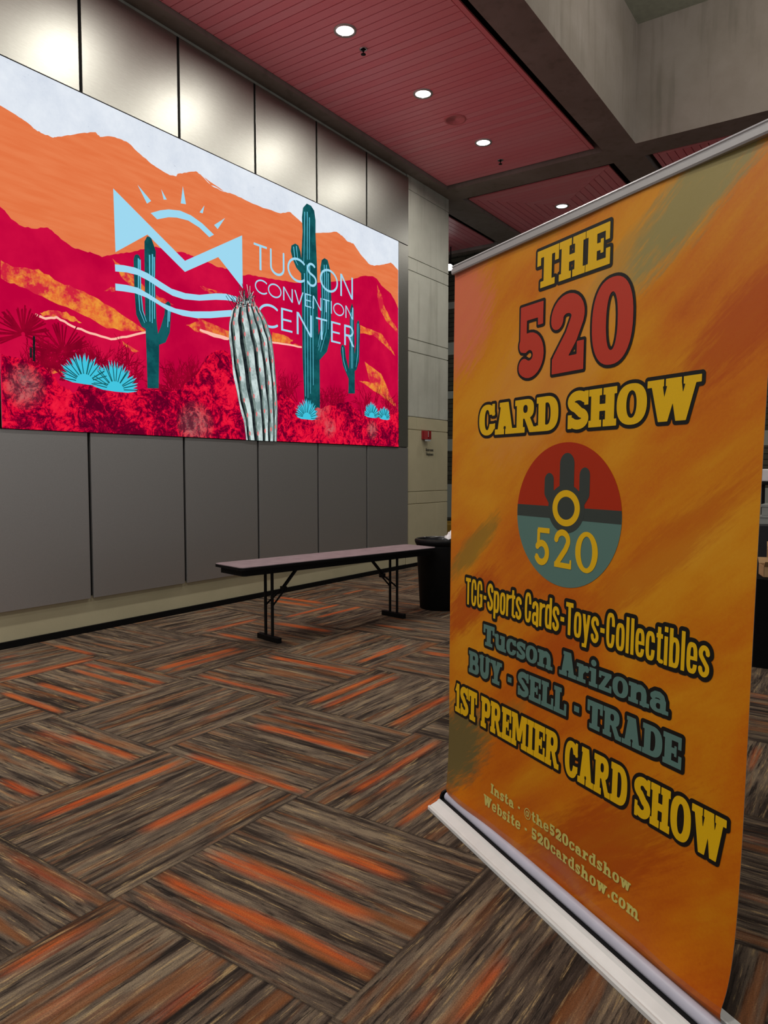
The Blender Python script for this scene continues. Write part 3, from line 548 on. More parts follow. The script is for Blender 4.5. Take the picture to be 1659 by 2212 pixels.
# ---------------- ceiling ----------------
b = MB()
for x_0, x_1 in ((10.995, 11.49), (14.22, 14.7)): b.box(x_0, -10, ZB, x_1, 11, 8.3)         # cross beams
for y_0, y_1 in ((3.17, 3.64), (6.285, 6.83), (-3.45, -2.98)):                               # long beams between them
    for x_0, x_1 in ((-8, 10.994), (11.491, 14.219), (14.701, 18)): b.box(x_0, y_0, ZB, x_1, y_1, 8.3)
b.box(3.2, -2.97, ZB, 3.7, 3.16, 8.3)
ceil = struct(b, 'ceiling', M_BEAM)
b = MB(); b.box(-8, -10, 8.0, 11.1, 3.2, 8.25); attach(b.build('coffer_lid', M_SLAB), ceil)
b = MB(); b.box(-8, 3.6, 6.62, 11.0, 6.3, 6.7); b.box(11.45, -10, 6.62, 18, 11, 6.7); b.box(-8, 6.8, 6.62, 11.0, 11, 6.7)
attach(b.build('void_lining', M_VOID), ceil)
def boards(x0, x1, y0, y1, along, pitch=.118, gap=.011, mb=None):
    mb = mb or MB()
    a0, a1 = (y0, y1) if along == 'x' else (x0, x1)
    n = int(round((a1 - a0) / pitch)); p = (a1 - a0) / n
    for i in range(n):
        lo = a0 + i * p + gap / 2; hi = a0 + (i + 1) * p - gap / 2
        if along == 'x': mb.box(x0, lo, ZW, x1, hi, ZW + .02)
        else: mb.box(lo, y0, ZW, hi, y1, ZW + .02)
    return mb
b = boards(-6.0, 10.955, 3.83, 6.28, 'y')
b.box(-6, 3.765, ZW, 10.955, 3.822, ZW + .02)
b.box(-6, 3.765, ZW + .02, 10.955, 6.28, ZW + .03, 1)
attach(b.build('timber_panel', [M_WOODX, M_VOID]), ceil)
def mitred(x0, x1, y0, y1):
    b = MB(); cx = (x0 + x1) / 2; cy = (y0 + y1) / 2; h = (x1 - x0) / 2; p = .118; n = int(h / p); p = h / n; g = .011
    for i in range(n):
        o = h - i * p - g / 2; q = h - (i + 1) * p + g / 2
        q = max(q, 0.0)
        for r in range(4):
            a = r * math.pi / 2; rot = lambda P: (cx + P[0] * math.cos(a) - P[1] * math.sin(a), cy + P[0] * math.sin(a) + P[1] * math.cos(a))
            b.prism([rot(P) for P in ((-o + .004, -o), (o - .004, -o), (q - .004, -q), (-q + .004, -q))] if q > .02 else [rot(P) for P in ((-o, -o), (o, -o), (0, -.005))], ZW, ZW + .02)
    b.box(x0, y0, ZW + .02, x1, y1, ZW + .03, 1)
    return b
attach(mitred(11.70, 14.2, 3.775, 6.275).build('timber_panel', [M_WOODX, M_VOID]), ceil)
b = boards(11.72, 14.2, .7, 3.03, 'x'); b.box(11.66, .7, ZW, 11.712, 3.03, ZW + .02); b.box(11.66, 3.04, ZW, 14.2, 3.1, ZW + .02); b.box(11.66, .7, ZW + .02, 14.2, 3.1, ZW + .03, 1)
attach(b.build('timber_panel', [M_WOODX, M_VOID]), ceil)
b = boards(11.55, 14.2, 7.0, 9.9, 'x'); b.box(11.55, 7.0, ZW + .02, 14.2, 9.9, ZW + .03, 1)
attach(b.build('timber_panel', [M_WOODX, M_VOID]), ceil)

# ---------------- far walls ----------------
def mat_far():
    m = NT('far_stone'); co = m.coord('Object'); z = m.sep(co)
    bk = m.n.new('ShaderNodeTexBrick'); m.l(m.comb(z[1], z[2]), bk.inputs['Vector'])
    bk.inputs['Scale'].default_value = 1; bk.inputs['Brick Width'].default_value = .42; bk.inputs['Row Height'].default_value = .1; bk.inputs['Mortar Size'].default_value = .008
    bk.inputs['Color1'].default_value = rgba((66, 66, 56)); bk.inputs['Color2'].default_value = rgba((82, 80, 68)); bk.inputs['Mortar'].default_value = rgba((36, 36, 32))
    c = bk.outputs[0]
    for lo, hi in ((4.19, 4.46), (3.216, 3.38), (2.05, 2.31), (.55, 1.3), (5.2, 5.35)):
        c = m.mix(m.math('MULTIPLY', m.math('GREATER_THAN', z[2], lo), m.math('LESS_THAN', z[2], hi)), c, rgba((150, 156, 148)))
    m.p(color=c, rough=.9, spec=.2); return m.m
b = MB(); b.box(14.4, -10, 0, 14.7, 11, 6.5); struct(b, 'wall_far', mat_far())
b = MB(); b.box(11.3, 9.9, 0, 14.5, 10.2, 6.5); struct(b, 'wall_side', M_WALL)

# ---------------- downlights ----------------
M_LENS = emit('lamp_lens', lambda m: (1.0, .985, .95, 1), 9.0)
M_TRIM = plain('lamp_trim', (196, 194, 190), .3, metal=.4, var=.02)
dl = empty('downlight', (6.53, 5.03, ZW))
b = MB(); b.lathe([(.098, -.012), (.122, -.012), (.125, -.001), (.125, .0), (.098, .0)], n=40, caps=False); a_ = b.build('trim_ring', M_TRIM, dl)
b = MB(); b.lathe([(.002, -.008), (.07, -.007), (.098, -.003), (.098, -.001), (.002, -.001)], n=40); a_ = b.build('lens', M_LENS, dl)
spots = [(6.53, 'nearest the photo top'), (8.15, 'middle of the three'), (9.83, 'nearest the cross beam')]
for i, (x, d) in enumerate(spots):
    o = dl if i == 0 else copy_tree(dl, (x, 5.03, ZW))
    tag(o, 'round downlight in the pink-lit timber ceiling, ' + d, 'ceiling light', 'round downlights in the timber ceiling')
o = copy_tree(dl, (12.95, 5.03, ZW)); tag(o, 'round white downlight in the mitred timber panel beyond the cross beam', 'ceiling light', 'round downlights in the timber ceiling')
for x in (6.53, 8.15, 9.83, 12.95, 4.88, 3.2, 1.55, -.1, -1.75): area((x, 5.03, ZW - .03), LAMP_POWER, .19, (1, .965, .9))
M_SPKR = plain('glow_tinted_grille', (226, 122, 128), .6, var=.05)  # grille colour includes the same pink screen glow as the timber
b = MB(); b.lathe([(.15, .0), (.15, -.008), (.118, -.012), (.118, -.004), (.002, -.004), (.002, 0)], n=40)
sp = b.build('ceiling_speaker', [M_SPKR], loc=(8.984, 5.03, ZW)); tag(sp, 'flat round loudspeaker grille set flush in the pink-lit timber ceiling', 'ceiling speaker')
M_CHROME = plain('sprinkler_chrome', (190, 190, 190), .25, metal=1.0, var=.02)
spr = empty('sprinkler', (6.928, 5.075, ZW))
b = MB(); b.lathe([(.045, 0), (.045, -.006), (.03, -.008), (.03, 0)], n=24); b.build('escutcheon', M_CHROME, spr)
b = MB(); b.lathe([(.012, 0), (.012, -.03), (.006, -.034), (.006, -.055), (.028, -.057), (.028, -.062), (.004, -.062)], n=16); b.build('sprinkler_head', M_BLACKMETAL, spr)
tag(spr, 'small chrome sprinkler beside the downlight nearest the top of the photo', 'sprinkler', 'ceiling sprinklers')
o = copy_tree(spr, (10.531, 5.092, ZW)); tag(o, 'small dark sprinkler at the far end of the pink-lit ceiling near the cross beam', 'sprinkler', 'ceiling sprinklers')

# ---------------- video screen ----------------
SX0, SX1, SZ0, SZ1 = 3.405, 9.742, 1.983, 5.2
scr = empty('video_screen', ((SX0 + SX1) / 2, WY, SZ0))
tag(scr, 'huge wall screen showing a red desert with saguaros and convention center logo', 'screen')
b = MB(); b.box(SX0 - .012, WY - .012, SZ0 - .012, SX1 + .012, WY + .02, SZ1 + .012)
part(b, 'screen_frame', M_BLACK, scr)
LED = 1.0
def c_sky(m):
    co = m.coord('Object'); z = m.sep(co)
    n = m.noise(co, 2.2, 7, .75); s = m.noise(m.comb(m.math('ADD', m.math('MULTIPLY', z[0], 9), m.math('MULTIPLY', z[2], 6)), z[1], m.math('MULTIPLY', z[2], 34)), 1.0, 4, .7, 2)
    c = m.mix(m.mapr(n, .35, .7), rgba((231, 237, 245)), rgba((213, 221, 233)))
    return m.mix(m.math('MULTIPLY', m.mapr(s, .66, .7), m.mapr(n, .5, .58)), c, rgba((150, 158, 172)))
def c_orange(m):
    co = m.coord('Object'); z = m.sep(co)
    n = m.noise(m.comb(m.math('MULTIPLY', z[0], 1), 0.0, m.math('MULTIPLY', z[2], 9)), 2.0, 4)
    return m.mix(m.mapr(n, .35, .65), rgba((226, 116, 68)), rgba((231, 127, 79)))
def c_red(m):
    n = m.noise(m.coord('Object'), 1.4, 5, .6)
    return m.mix(m.mapr(n, .38, .66), rgba((188, 2, 58)), rgba((212, 16, 66)))
def c_streak(m):
    n = m.noise(m.coord('Object'), 5, 6, .7); n2 = m.noise(m.coord('Object'), 11, 5, .7)
    c = m.mix(m.mapr(n2, .4, .6), rgba((226, 96, 52)), rgba((236, 152, 58)))
    return m.mix(m.mapr(n, .46, .58), c, rgba((208, 34, 62)))
def c_bush(m):
    co = m.coord('Object'); n = m.noise(co, 6.5, 9, .8, 1.4); w = m.noise(co, 1.3, 2); n2 = m.noise(co, 26, 4, .7, .8)
    q = m.math('ADD', n, m.math('ADD', m.mapr(n2, .3, .7, -.07, .07), m.mapr(w, .3, .7, -.10, .08)))
    c = m.ramp(q, [(.40, s2l((96, 0, 36))), (.46, s2l((146, 0, 46))), (.495, s2l((176, 0, 48))), (.51, s2l((222, 8, 50))), (.64, s2l((240, 30, 62)))])
    for px, pz, r in ((5.6, 2.12, .28), (3.62, 2.36, .22), (7.75, 2.5, .3), (8.0, 2.2, .16), (9.02, 2.22, .16)):
        d = m.n.new('ShaderNodeVectorMath'); d.operation = 'DISTANCE'; m.l(co, d.inputs[0]); d.inputs[1].default_value = (px, WY, pz)
        f = m.math('MULTIPLY', m.mapr(d.outputs['Value'], r, r * .35), m.mapr(n, .46, .6, .08, .6))
        c = m.mix(f, c, rgba((120, 132, 126)))
    return c
def flatc(c, hi=None):
    if hi is None: return lambda m: rgba(c)
    return lambda m: m.mix(m.mapr(m.noise(m.coord('Object'), 6, 5, .65), .4, .6), rgba(c), rgba(hi))
P_ = [emit('picture_sky', c_sky, LED), emit('picture_orange', c_orange, LED), emit('picture_red', c_red, LED), emit('picture_streak', c_streak, LED),
      emit('picture_line', flatc((252, 190, 170)), LED), emit('picture_twig', flatc((126, 2, 34), (150, 4, 40)), LED), emit('picture_bush', c_bush, LED),
      emit('picture_teal', flatc((14, 70, 76), (22, 92, 96)), LED), emit('picture_stripe', flatc((96, 190, 214)), LED), emit('picture_agave', flatc((66, 196, 222)), LED),
      emit('picture_blue', flatc((158, 216, 240)), LED), emit('picture_rib', flatc((206, 222, 220), (136, 156, 154)), LED), emit('picture_ribshade', flatc((70, 84, 78), (122, 140, 134)), LED),
      emit('picture_dark', flatc((16, 22, 26), (44, 52, 54)), LED), emit('picture_pink', flatc((224, 120, 120)), LED), emit('picture_halo', flatc((236, 176, 150)), LED)]
art = MB()
def lay(k): return WY - .0125 - .0006 * k
def poly(pts, mi, k):
    pts = [(a / 1000, z / 1000) for a, z in pts]
    fl, tr = tri([pts])
    for t in tr: art.face([(fl[i][0], lay(k), fl[i][1]) for i in t], mi)
def line(pts, w, mi, k, taper=False):
    n = len(pts)
    for i in range(n - 1):
        a = Vector(pts[i]); c = Vector(pts[i + 1]); d = (c - a)
        if d.length < 1e-6: continue
        d = d.normalized(); nn = Vector((-d[1], d[0]))
        w0 = w * (1 - i / n * .8) if taper else w; w1 = w * (1 - (i + 1) / n * .8) if taper else w
        q = [a + nn * w0 / 2 - d * w * .15, c + nn * w1 / 2 + d * w * .15, c - nn * w1 / 2 + d * w * .15, a - nn * w0 / 2 - d * w * .15]
        art.face([(p[0], lay(k), p[1]) for p in q][::-1], mi)
mm = lambda l: [(a / 1000, z / 1000) for a, z in l]
X0, X1, Z0, Z1 = [v * 1000 for v in (SX0, SX1, SZ0, SZ1)]
poly([(X0, Z0), (X1, Z0), (X1, Z1), (X0, Z1)], 0, 0)
def jag(pts, amp, n=4):
    rr = random.Random(3); o = []
    for a, c in zip(pts[:-1], pts[1:]):
        for i in range(n):
            t = i / n; o.append((a[0] + (c[0] - a[0]) * t, a[1] + (c[1] - a[1]) * t + (rr.uniform(-amp, amp) if i else 0)))
    return o + [pts[-1]]
def clampx(p): return [(min(max(a, X0), X1), z) for a, z in p]
poly([(X0, Z0)] + [(X0, D_oridge[0][1])] + clampx(jag(D_oridge[1:], 5)) + [(X1, Z0)], 1, 1)
poly([(X0, Z0)] + [(X0, D_rridge[0][1])] + clampx(jag(D_rridge[1:], 6)) + [(X1, Z0)], 2, 2)
for s_ in D_streaks: poly(jag(clampx(s_) + [clampx(s_)[0]], 12)[:-1], 3, 3)
for s_ in D_whiteline: line(mm(jag(clampx(s_), 5)), .022, 4, 4)
rnd = random.Random(11)
def branch(p, ang, L, w, dep):
    pts = [p]; a = ang
    for i in range(4):
        a += rnd.uniform(-.22, .22); p = (p[0] + math.cos(a) * L / 4, p[1] + math.sin(a) * L / 4)
        if not (SX0 < p[0] < SX1): return
        pts.append(p)
    line(pts, w, 5, 5, True)
    if dep:
        for i in range(3): branch(pts[rnd.choice((2, 3, 4))], ang + rnd.uniform(-.8, .8), L * rnd.uniform(.45, .7), w * .7, dep - 1)
for (a, c) in D_twigs:
    a = (a[0] / 1000, a[1] / 1000); c = (c[0] / 1000, c[1] / 1000); L = math.dist(a, c); g0 = math.atan2(c[1] - a[1], c[0] - a[0])
    a = (min(max(a[0], SX0 + .05), SX1 - .05), a[1])
    for i in range(20): branch((min(max(a[0] + rnd.uniform(-.14, .14), SX0 + .02), SX1 - .02), a[1] - .1), g0 + rnd.uniform(-1.0, 1.0), L * rnd.uniform(.4, .85), .015, 2)
# spiky dark yucca heads at the left
for cx_, cz_, r_ in ((3.62, 2.83, .26), (4.0, 2.72, .3)):
    for i in range(46):
        a = rnd.uniform(-.5, math.pi + .5); e = (min(max(cx_ + math.cos(a) * r_ * rnd.uniform(.7, 1.1), SX0), SX1), cz_ + math.sin(a) * r_ * rnd.uniform(.7, 1.05))
        line([(cx_ + math.cos(a) * .02, cz_ + math.sin(a) * .02), e], .014, 5, 5)
for p_ in D_poles: line(mm(p_), .022, 13, 6)
for i, c_ in enumerate(D_cacti): poly(c_, 7, 6)
for s_ in D_cstripes: line(mm(s_), .016, 8, 7, True)
bl = clampx(D_bush); poly([bl[0]] + jag(bl[1:-1], 22, 5) + [(X1, Z0), (X0, Z0)], 6, 8)
for c_, t_ in D_agaves:
    cx_, cz_ = c_[0] / 1000, c_[1] / 1000; r_ = (t_[1] - c_[1]) / 1000 * 1.22
    for i in range(40):
        a = math.pi * (i + .5) / 40 + rnd.uniform(-.05, .05); L = r_ * (.8 + .2 * math.sin(a)) * rnd.uniform(.85, 1.08); e = (min(cx_ + math.cos(a) * L * 1.12, SX1), cz_ + math.sin(a) * L)
        n_ = Vector((-math.sin(a), math.cos(a))) * .03
        art.face([(p[0], lay(9), p[1]) for p in ((cx_, cz_ - .02), (cx_ + (e[0] - cx_) * .55 - n_[0] * .7, cz_ + (e[1] - cz_) * .55 - n_[1] * .7), e, (cx_ + (e[0] - cx_) * .55 + n_[0] * .7, cz_ + (e[1] - cz_) * .55 + n_[1] * .7))], 9)
    for i in range(16):
        a = math.pi * (i + .5) / 16 + rnd.uniform(-.1, .1)
        line([(cx_ + math.cos(a) * r_ * .35, cz_ + math.sin(a) * r_ * .3), (cx_ + math.cos(a) * r_ * .95, cz_ + math.sin(a) * r_ * .85)], .009, 7, 10)
for p_ in [D_logoM, D_arc] + D_rays + D_waves: poly(p_, 10, 11)
for txt, xa, xb, za, zb, gp in (('TUCSON', 6.540, 8.540, 4.068, 4.377, .13), ('CONVENTION', 6.552, 8.546, 3.782, 3.955, .12), ('CENTER', 6.600, 8.562, 3.393, 3.682, .2)):
    for fl, tr in glyph_shapes(LIGHT, txt, xa, xb, za, zb, gp)[0]:
        for t in tr: art.face([(fl[i][0], lay(12), fl[i][1]) for i in t], 10)
# barrel cactus in front
def resamp(p, n):
    o = []
    for k in range(n):
        q = (len(p) - 1) * k / (n - 1); i = min(int(q), len(p) - 2); t = q - i
        o.append((p[i][0] + (p[i + 1][0] - p[i][0]) * t, p[i][1] + (p[i + 1][1] - p[i][1]) * t))
    return o
n = 15; BL_ = resamp(mm(D_barrelL), n); BR_ = resamp(mm(D_barrelR), n)
def bc(r, f):
    i = min(int(r), n - 2); t = r - i
    a = [BL_[i][k] + (BL_[i + 1][k] - BL_[i][k]) * t for k in (0, 1)]; c = [BR_[i][k] + (BR_[i + 1][k] - BR_[i][k]) * t for k in (0, 1)]
    return (a[0] + (c[0] - a[0]) * f, a[1] + (c[1] - a[1]) * f + .04 * math.sin(math.pi * f) * (r / (n - 1)) ** 6)
def strip(f0, f1, mi, k, wob=0.0):
    N = 40; ph = rnd.uniform(0, 6)
    for i in range(N):
        r0 = (n - 1) * i / N; r1 = (n - 1) * (i + 1) / N; w0 = wob * math.sin(r0 * 2.1 + ph); w1 = wob * math.sin(r1 * 2.1 + ph)
        q = [bc(r0, f0 + w0), bc(r0, f1 + w0 * .4), bc(r1, f1 + w1 * .4), bc(r1, f0 + w1)]
        art.face([(p[0], lay(k), p[1]) for p in q], mi)
strip(0, 1, 12, 13)
for f0, f1, mi in ((.0, .05, 11), (.05, .09, 13), (.13, .25, 11), (.25, .33, 13), (.38, .52, 11), (.52, .575, 13), (.61, .71, 11), (.71, .755, 13), (.79, .87, 11), (.87, .9, 13), (.93, .97, 11)):
    strip(f0, f1, mi, 14 if mi == 11 else 15, .012)
for f in (.13, .38, .61, .8, .94):
    for i in range(9):
        p = bc((n - 1) * (i + .5 + rnd.uniform(-.2, .2)) / 9.3, f); art.face([(p[0] + .014 * math.cos(a), lay(16), p[1] + .03 * math.sin(a)) for a in (0, 1.05, 2.1, 3.14, 4.2, 5.2)], 14)
for i in range(60):
    p = bc((n - 1) * rnd.uniform(.86, 1.0), rnd.uniform(.02, .98)); a = math.pi / 2 + rnd.gauss(0, .7); L = rnd.uniform(.06, .2)
    line([p, (p[0] + math.cos(a) * L, p[1] + math.sin(a) * L)], .008, 13 if i % 3 else 11, 17)
part(art, 'display', P_, scr)

# ---------------- roll-up banner ----------------
BLc = Vector((2.946, 1.6549, .06)); BRc = Vector((2.122, .2834, .06)); TLc = Vector((2.9347, 1.6353, 2.4901)); TRc = Vector((2.1713, .2292, 2.4901))
BW, BH = 1.6, 2.4301
NF = Vector((-.859, .512, 0)).normalized()
def wav(a, b_):
    lo = math.exp(-max(b_, 0) / .11)
    d = lo * (.014 + .022 * math.sin(a * 5.2 + .6) + .007 * math.sin(a * 14 + b_ * 9))
    d += .004 * math.sin(a * 3.1 + b_ * 2.0) * (1 - lo) + .0035 * math.exp(-(BH - b_) / .12) * math.sin(a * 7)
    return d * min(1, max(0, (b_ + .01) / .05))
def Pm(a, b_, off=0.0):
    s = a / BW; t = b_ / BH
    p = BLc * ((1 - s) * (1 - t)) + BRc * (s * (1 - t)) + TLc * ((1 - s) * t) + TRc * (s * t)
    return p + NF * (wav(a, b_) + off)
ban = empty('rollup_banner', (2.53, .97, 0), R(239 - 180))
tag(ban, 'tall orange roll-up banner for the 520 card show standing on the carpet', 'banner')

def mat_banner():
    m = NT('banner_print'); uv = m.n.new('ShaderNodeUVMap').outputs[0]; z = m.sep(uv); a = z[0]; b_ = z[1]
    ca, sa = math.cos(R(38)), math.sin(R(38))
    ru = m.math('ADD', m.math('MULTIPLY', a, ca), m.math('MULTIPLY', b_, sa)); rv = m.math('SUBTRACT', m.math('MULTIPLY', b_, ca), m.math('MULTIPLY', a, sa))
    big = m.noise(m.comb(m.math('MULTIPLY', ru, .9), m.math('MULTIPLY', rv, 2.4), .7), 1.25, 4, .55, .4)
    fine = m.noise(m.comb(m.math('MULTIPLY', ru, 9), m.math('MULTIPLY', rv, 60), 0.0), 1.0, 4, .7)
    grain = m.noise(uv, 90, 3, .7)
    q = m.math('ADD', big, m.math('ADD', m.mapr(fine, .3, .7, -.03, .03), m.mapr(grain, .3, .7, -.03, .03)))
    q = m.math('ADD', q, m.mapr(b_, 0, 1.6, -.12, .03))
    c = m.ramp(q, [(.26, s2l((190, 84, 4))), (.42, s2l((208, 112, 6))), (.52, s2l((214, 130, 10))), (.62, s2l((220, 144, 18))), (.8, s2l((226, 160, 36)))])
    def blob(px, pz, rx, ry, col, amt, rot=True):
        x_ = m.math('SUBTRACT', ru, px * ca + pz * sa); y_ = m.math('SUBTRACT', rv, pz * ca - px * sa)
        d = m.math('ADD', m.math('POWER', m.math('DIVIDE', x_, rx), 2.0), m.math('POWER', m.math('DIVIDE', y_, ry), 2.0))
        f = m.mapr(m.math('ADD', d, m.mapr(fine, .3, .7, -.45, .45)), 1.15, .35, 0, amt)
        nonlocal c
        c = m.mix(f, c, rgba(col))
    blob(1.32, 2.36, .42, .11, (146, 140, 88), .9); blob(1.0, 2.22, .26, .05, (168, 138, 70), .5)
    blob(.04, .26, .36, .19, (104, 98, 58), .95); blob(.17, 1.2, .26, .06, (140, 116, 40), .75); blob(.42, .5, .2, .05, (150, 116, 40), .5)
    blob(.0, 2.25, .3, .3, (226, 118, 92), .75); blob(.62, 1.9, .5, .25, (222, 150, 66), .5)
    blob(1.5, 1.95, .3, .1, (184, 72, 6), .7); blob(.15, .95, .28, .1, (178, 62, 4), .7); blob(.95, .2, .6, .16, (168, 62, 4), .6); blob(1.2, 1.25, .5, .08, (190, 88, 8), .5)
    m.p(color=c, rough=.36, spec=.42)
    m.bump(m.math('ADD', m.math('MULTIPLY', big, 1.0), m.math('MULTIPLY', grain, .15)), .12, .01)
    return m.m
def ink(name, col, rough=.4):
    m = NT(name); m.p(color=m.mix(m.mapr(m.noise(m.coord('Object'), 220, 2), .3, .7, 0, .12), rgba(col), rgba(tuple(int(v * .8) for v in col))), rough=rough, spec=.4); return m.m
M_PRINT = [mat_banner(), ink('ink_black', (16, 17, 18)), ink('ink_yellow', (236, 186, 14)), ink('ink_red', (196, 58, 40)), ink('ink_teal', (92, 128, 120)),
           ink('ink_slate', (58, 66, 62)), ink('ink_brick', (176, 42, 4)), ink('ink_cream', (210, 200, 110)), plain('banner_back', (196, 194, 188), .6)]
fab = MB(); uvs = []
def bface(pts, mi, off):
    fab.face([Pm(a, c_, off) for a, c_ in pts], mi); uvs.append([(a, c_) for a, c_ in pts])
NA, NB = 40, 70
def bxr(b_): # right and left edge of the cloth at height b_
    k = math.exp(-max(b_, 0) / .16)
    return -.014 + .004 * k, 1.571 - .03 * k
hs = [BH * (j / NB) ** 1.25 for j in range(NB + 1)]
for j in range(NB):
    for i in range(NA):
        l0, r0 = bxr(hs[j]); l1, r1 = bxr(hs[j + 1]); f0 = i / NA; f1 = (i + 1) / NA
        pts = [(l0 + (r0 - l0) * f0, hs[j]), (l0 + (r0 - l0) * f1, hs[j]), (l1 + (r1 - l1) * f1, hs[j + 1]), (l1 + (r1 - l1) * f0, hs[j + 1])]
        bface(pts, 0, 0); fab.sm[-1] = True
        fab.face([Pm(a, c_, -.001) for a, c_ in pts[::-1]], 8); uvs.append(pts[::-1])
def put(shape, mi, off):
    fl, tr = shape
    for t in tr: bface([fl[i] for i in t], mi, off)
def text(font, txt, x0, x1, y0, y1, col, outl, gap=.06, res=.0125):
    lv = (0.0, outl) if outl else (0.0,)
    sh = glyph_shapes(font, txt, x0, x1, y0, y1, gap, lv, res)
    for i, s in enumerate(sh[0]): put(s, col, .0022)
    if outl:
        for i, s in enumerate(sh[1]): put(s, 1, .001 + .0002 * (i % 3))
text(SLAB, 'THE', .583, .972, 2.230, 2.370, 2, .0125, .02)
text(SLAB, '520', .462, 1.086, 1.897, 2.180, 3, .011, .17)
text(SLAB, 'CARD SHOW', .203, 1.364, 1.690, 1.820, 2, .0125, .0)
text(COND, 'TCG-Sports Cards-Toys-Collectibles', .124, 1.436, .945, 1.064, 2, .0135, .055)
text(SLAB, 'Tucson Arizona', .272, 1.294, .792, .882, 4, .0125, .02)
text(SLAB, 'BUY - SELL - TRADE', .160, 1.352, .645, .742, 4, .0125, .03)
text(SLAB, '1ST PREMIER CARD SHOW', .045, 1.520, .432, .566, 2, .0125, .02)
text(SLAB, 'Insta - @the520cardshow', .360, 1.175, .172, .214, 7, 0, .1, .025)
text(SLAB, 'Website - 520cardshow.com', .309, 1.222, .104, .148, 7, 0, .1, .025)
# round emblem: red over teal, slate band, cactus, yellow ring, figures
CX, CY, RX, RY = .777, 1.379, .289, .2645
def sector(a0, a1, rx, ry, mi, off, cx=CX, cy=CY, n=40, rings=6):
    for j in range(rings):
        q0, q1 = j / rings, (j + 1) / rings
        for i in range(n):
            t0 = R(a0 + (a1 - a0) * i / n); t1 = R(a0 + (a1 - a0) * (i + 1) / n)
            P4 = [(cx + rx * q0 * math.cos(t0), cy + ry * q0 * math.sin(t0)), (cx + rx * q1 * math.cos(t0), cy + ry * q1 * math.sin(t0)), (cx + rx * q1 * math.cos(t1), cy + ry * q1 * math.sin(t1)), (cx + rx * q0 * math.cos(t1), cy + ry * q0 * math.sin(t1))]
            bface(P4 if j else P4[1:3] + [P4[0]] if False else (P4 if j else [P4[0], P4[1], P4[2]]), mi, off)
sector(4, 176, RX, RY, 6, .001); sector(176, 364, RX, RY, 4, .0011)
for i in range(12): # band
    xa = CX - RX * .995 + 2 * RX * .995 * i / 12; xb = xa + 2 * RX * .995 / 12
    bface([(xa, 1.363), (xb, 1.363), (xb, 1.408), (xa, 1.408)], 5, .0014)
sector(0, 360, .101, .089, 5, .0017, .782, 1.402)
cac = [('p', [(.744, 1.44)] + ell(.782, 1.565, .040, .037, 180, 0, 14)[::1] + [(.822, 1.44)])]
def pline(shapes, mi, off):
    xs = np.arange(.6, .96, .002); ys = np.arange(1.38, 1.62, .002); X, Yg = np.meshgrid(xs, ys); d = np.full(X.shape, 1e9)
    for p in shapes:
        q = p[1]; d = np.minimum(d, sd_poly(q, X, Yg) if p[0] == 'p' else sd_stroke(q, p[2], X, Yg))
    put(tri([simplify(l, .0004) for l in march(d, xs, ys, 0.0)]), mi, off)
pline([('k', [(.783, 1.42), (.783, 1.565)], .080), ('k', [(.683, 1.505), (.683, 1.46), (.705, 1.435), (.76, 1.425)], .054), ('k', [(.879, 1.525), (.879, 1.46), (.858, 1.435), (.8, 1.425)], .054)], 5, .0016)
def annulus(cx, cy, ro, ri, mi, off, n=48):
    for i in range(n):
        t0 = 2 * math.pi * i / n; t1 = 2 * math.pi * (i + 1) / n
        bface([(cx + ro[0] * math.cos(t0), cy + ro[1] * math.sin(t0)), (cx + ro[0] * math.cos(t1), cy + ro[1] * math.sin(t1)), (cx + ri[0] * math.cos(t1), cy + ri[1] * math.sin(t1)), (cx + ri[0] * math.cos(t0), cy + ri[1] * math.sin(t0))], mi, off)
annulus(.783, 1.404, (.076, .066), (.048, .042), 2, .0021)
SER = {'5': (.6, [Bx(.12, .86, .54, 1), Bx(.1, .5, .2, .95), ('k', ell(.27, .32, .2, .26, 140, -150, 20), .16), cut(Bx(-.2, .2, .05, .5))]),
       '2': (.62, [('k', ell(.28, .72, .2, .21, 175, -25, 16) + [(.4, .5), (.1, .08)], .15), Bx(.03, 0, .6, .14), Pg((.52, 0), (.6, 0), (.6, .24), (.55, .24))]),
       '0': (.7, [El(.35, .5, .35, .52), cut(El(.35, .5, .18, .4))])}
text(SER, '520', .604, .958, 1.184, 1.324, 2, 0, .1)
o = part(fab, 'printed_cloth', M_PRINT, ban)
ul = o.data.uv_layers.new(name='UVMap'); k = 0
for f, u in zip(o.data.polygons, uvs):
    for li, q in zip(f.loop_indices, u): ul.data[li].uv = q
# hardware
def bt(a, q, z): # point in the banner foot frame: along, out to the front, up
    ang = R(237.6); d = Vector((math.cos(ang), math.sin(ang), 0)); f = Vector((math.sin(ang), -math.cos(ang), 0))
    return Vector((2.946, 1.6549, 0)) + d * a + f * q + Vector((0, 0, z))
M_WHITE = plain('white_enamel', (226, 226, 224), .28, var=.02)
M_ALU = plain('satin_aluminium', (182, 180, 182), .35, metal=.35, var=.0)
M_LAV = plain('pale_roller', (190, 190, 206), .35, var=.03)
b = MB()
def extr(mb, prof, a0, a1, mi=0):
    r0 = [bt(a0, q, z) for q, z in prof]; r1 = [bt(a1, q, z) for q, z in prof]; n = len(prof)
    for i in range(n): mb.face((r0[i], r0[(i + 1) % n], r1[(i + 1) % n], r1[i]), mi)
    mb.face(r0[::-1], mi); mb.face(r1, mi)
A0, A1 = -.042, 1.66
extr(b, [(.098, .002), (.098, .016), (.092, .021), (.084, .019), (.078, .022), (.050, .033), (.042, .041), (.034, .041), (.034, .012), (-.06, .012), (-.06, .041), (-.066, .041), (-.085, .03), (-.118, .018), (-.124, .016), (-.124, .002)], A0, A1)
part(b, 'foot', M_WHITE, ban, bevel=.0015)
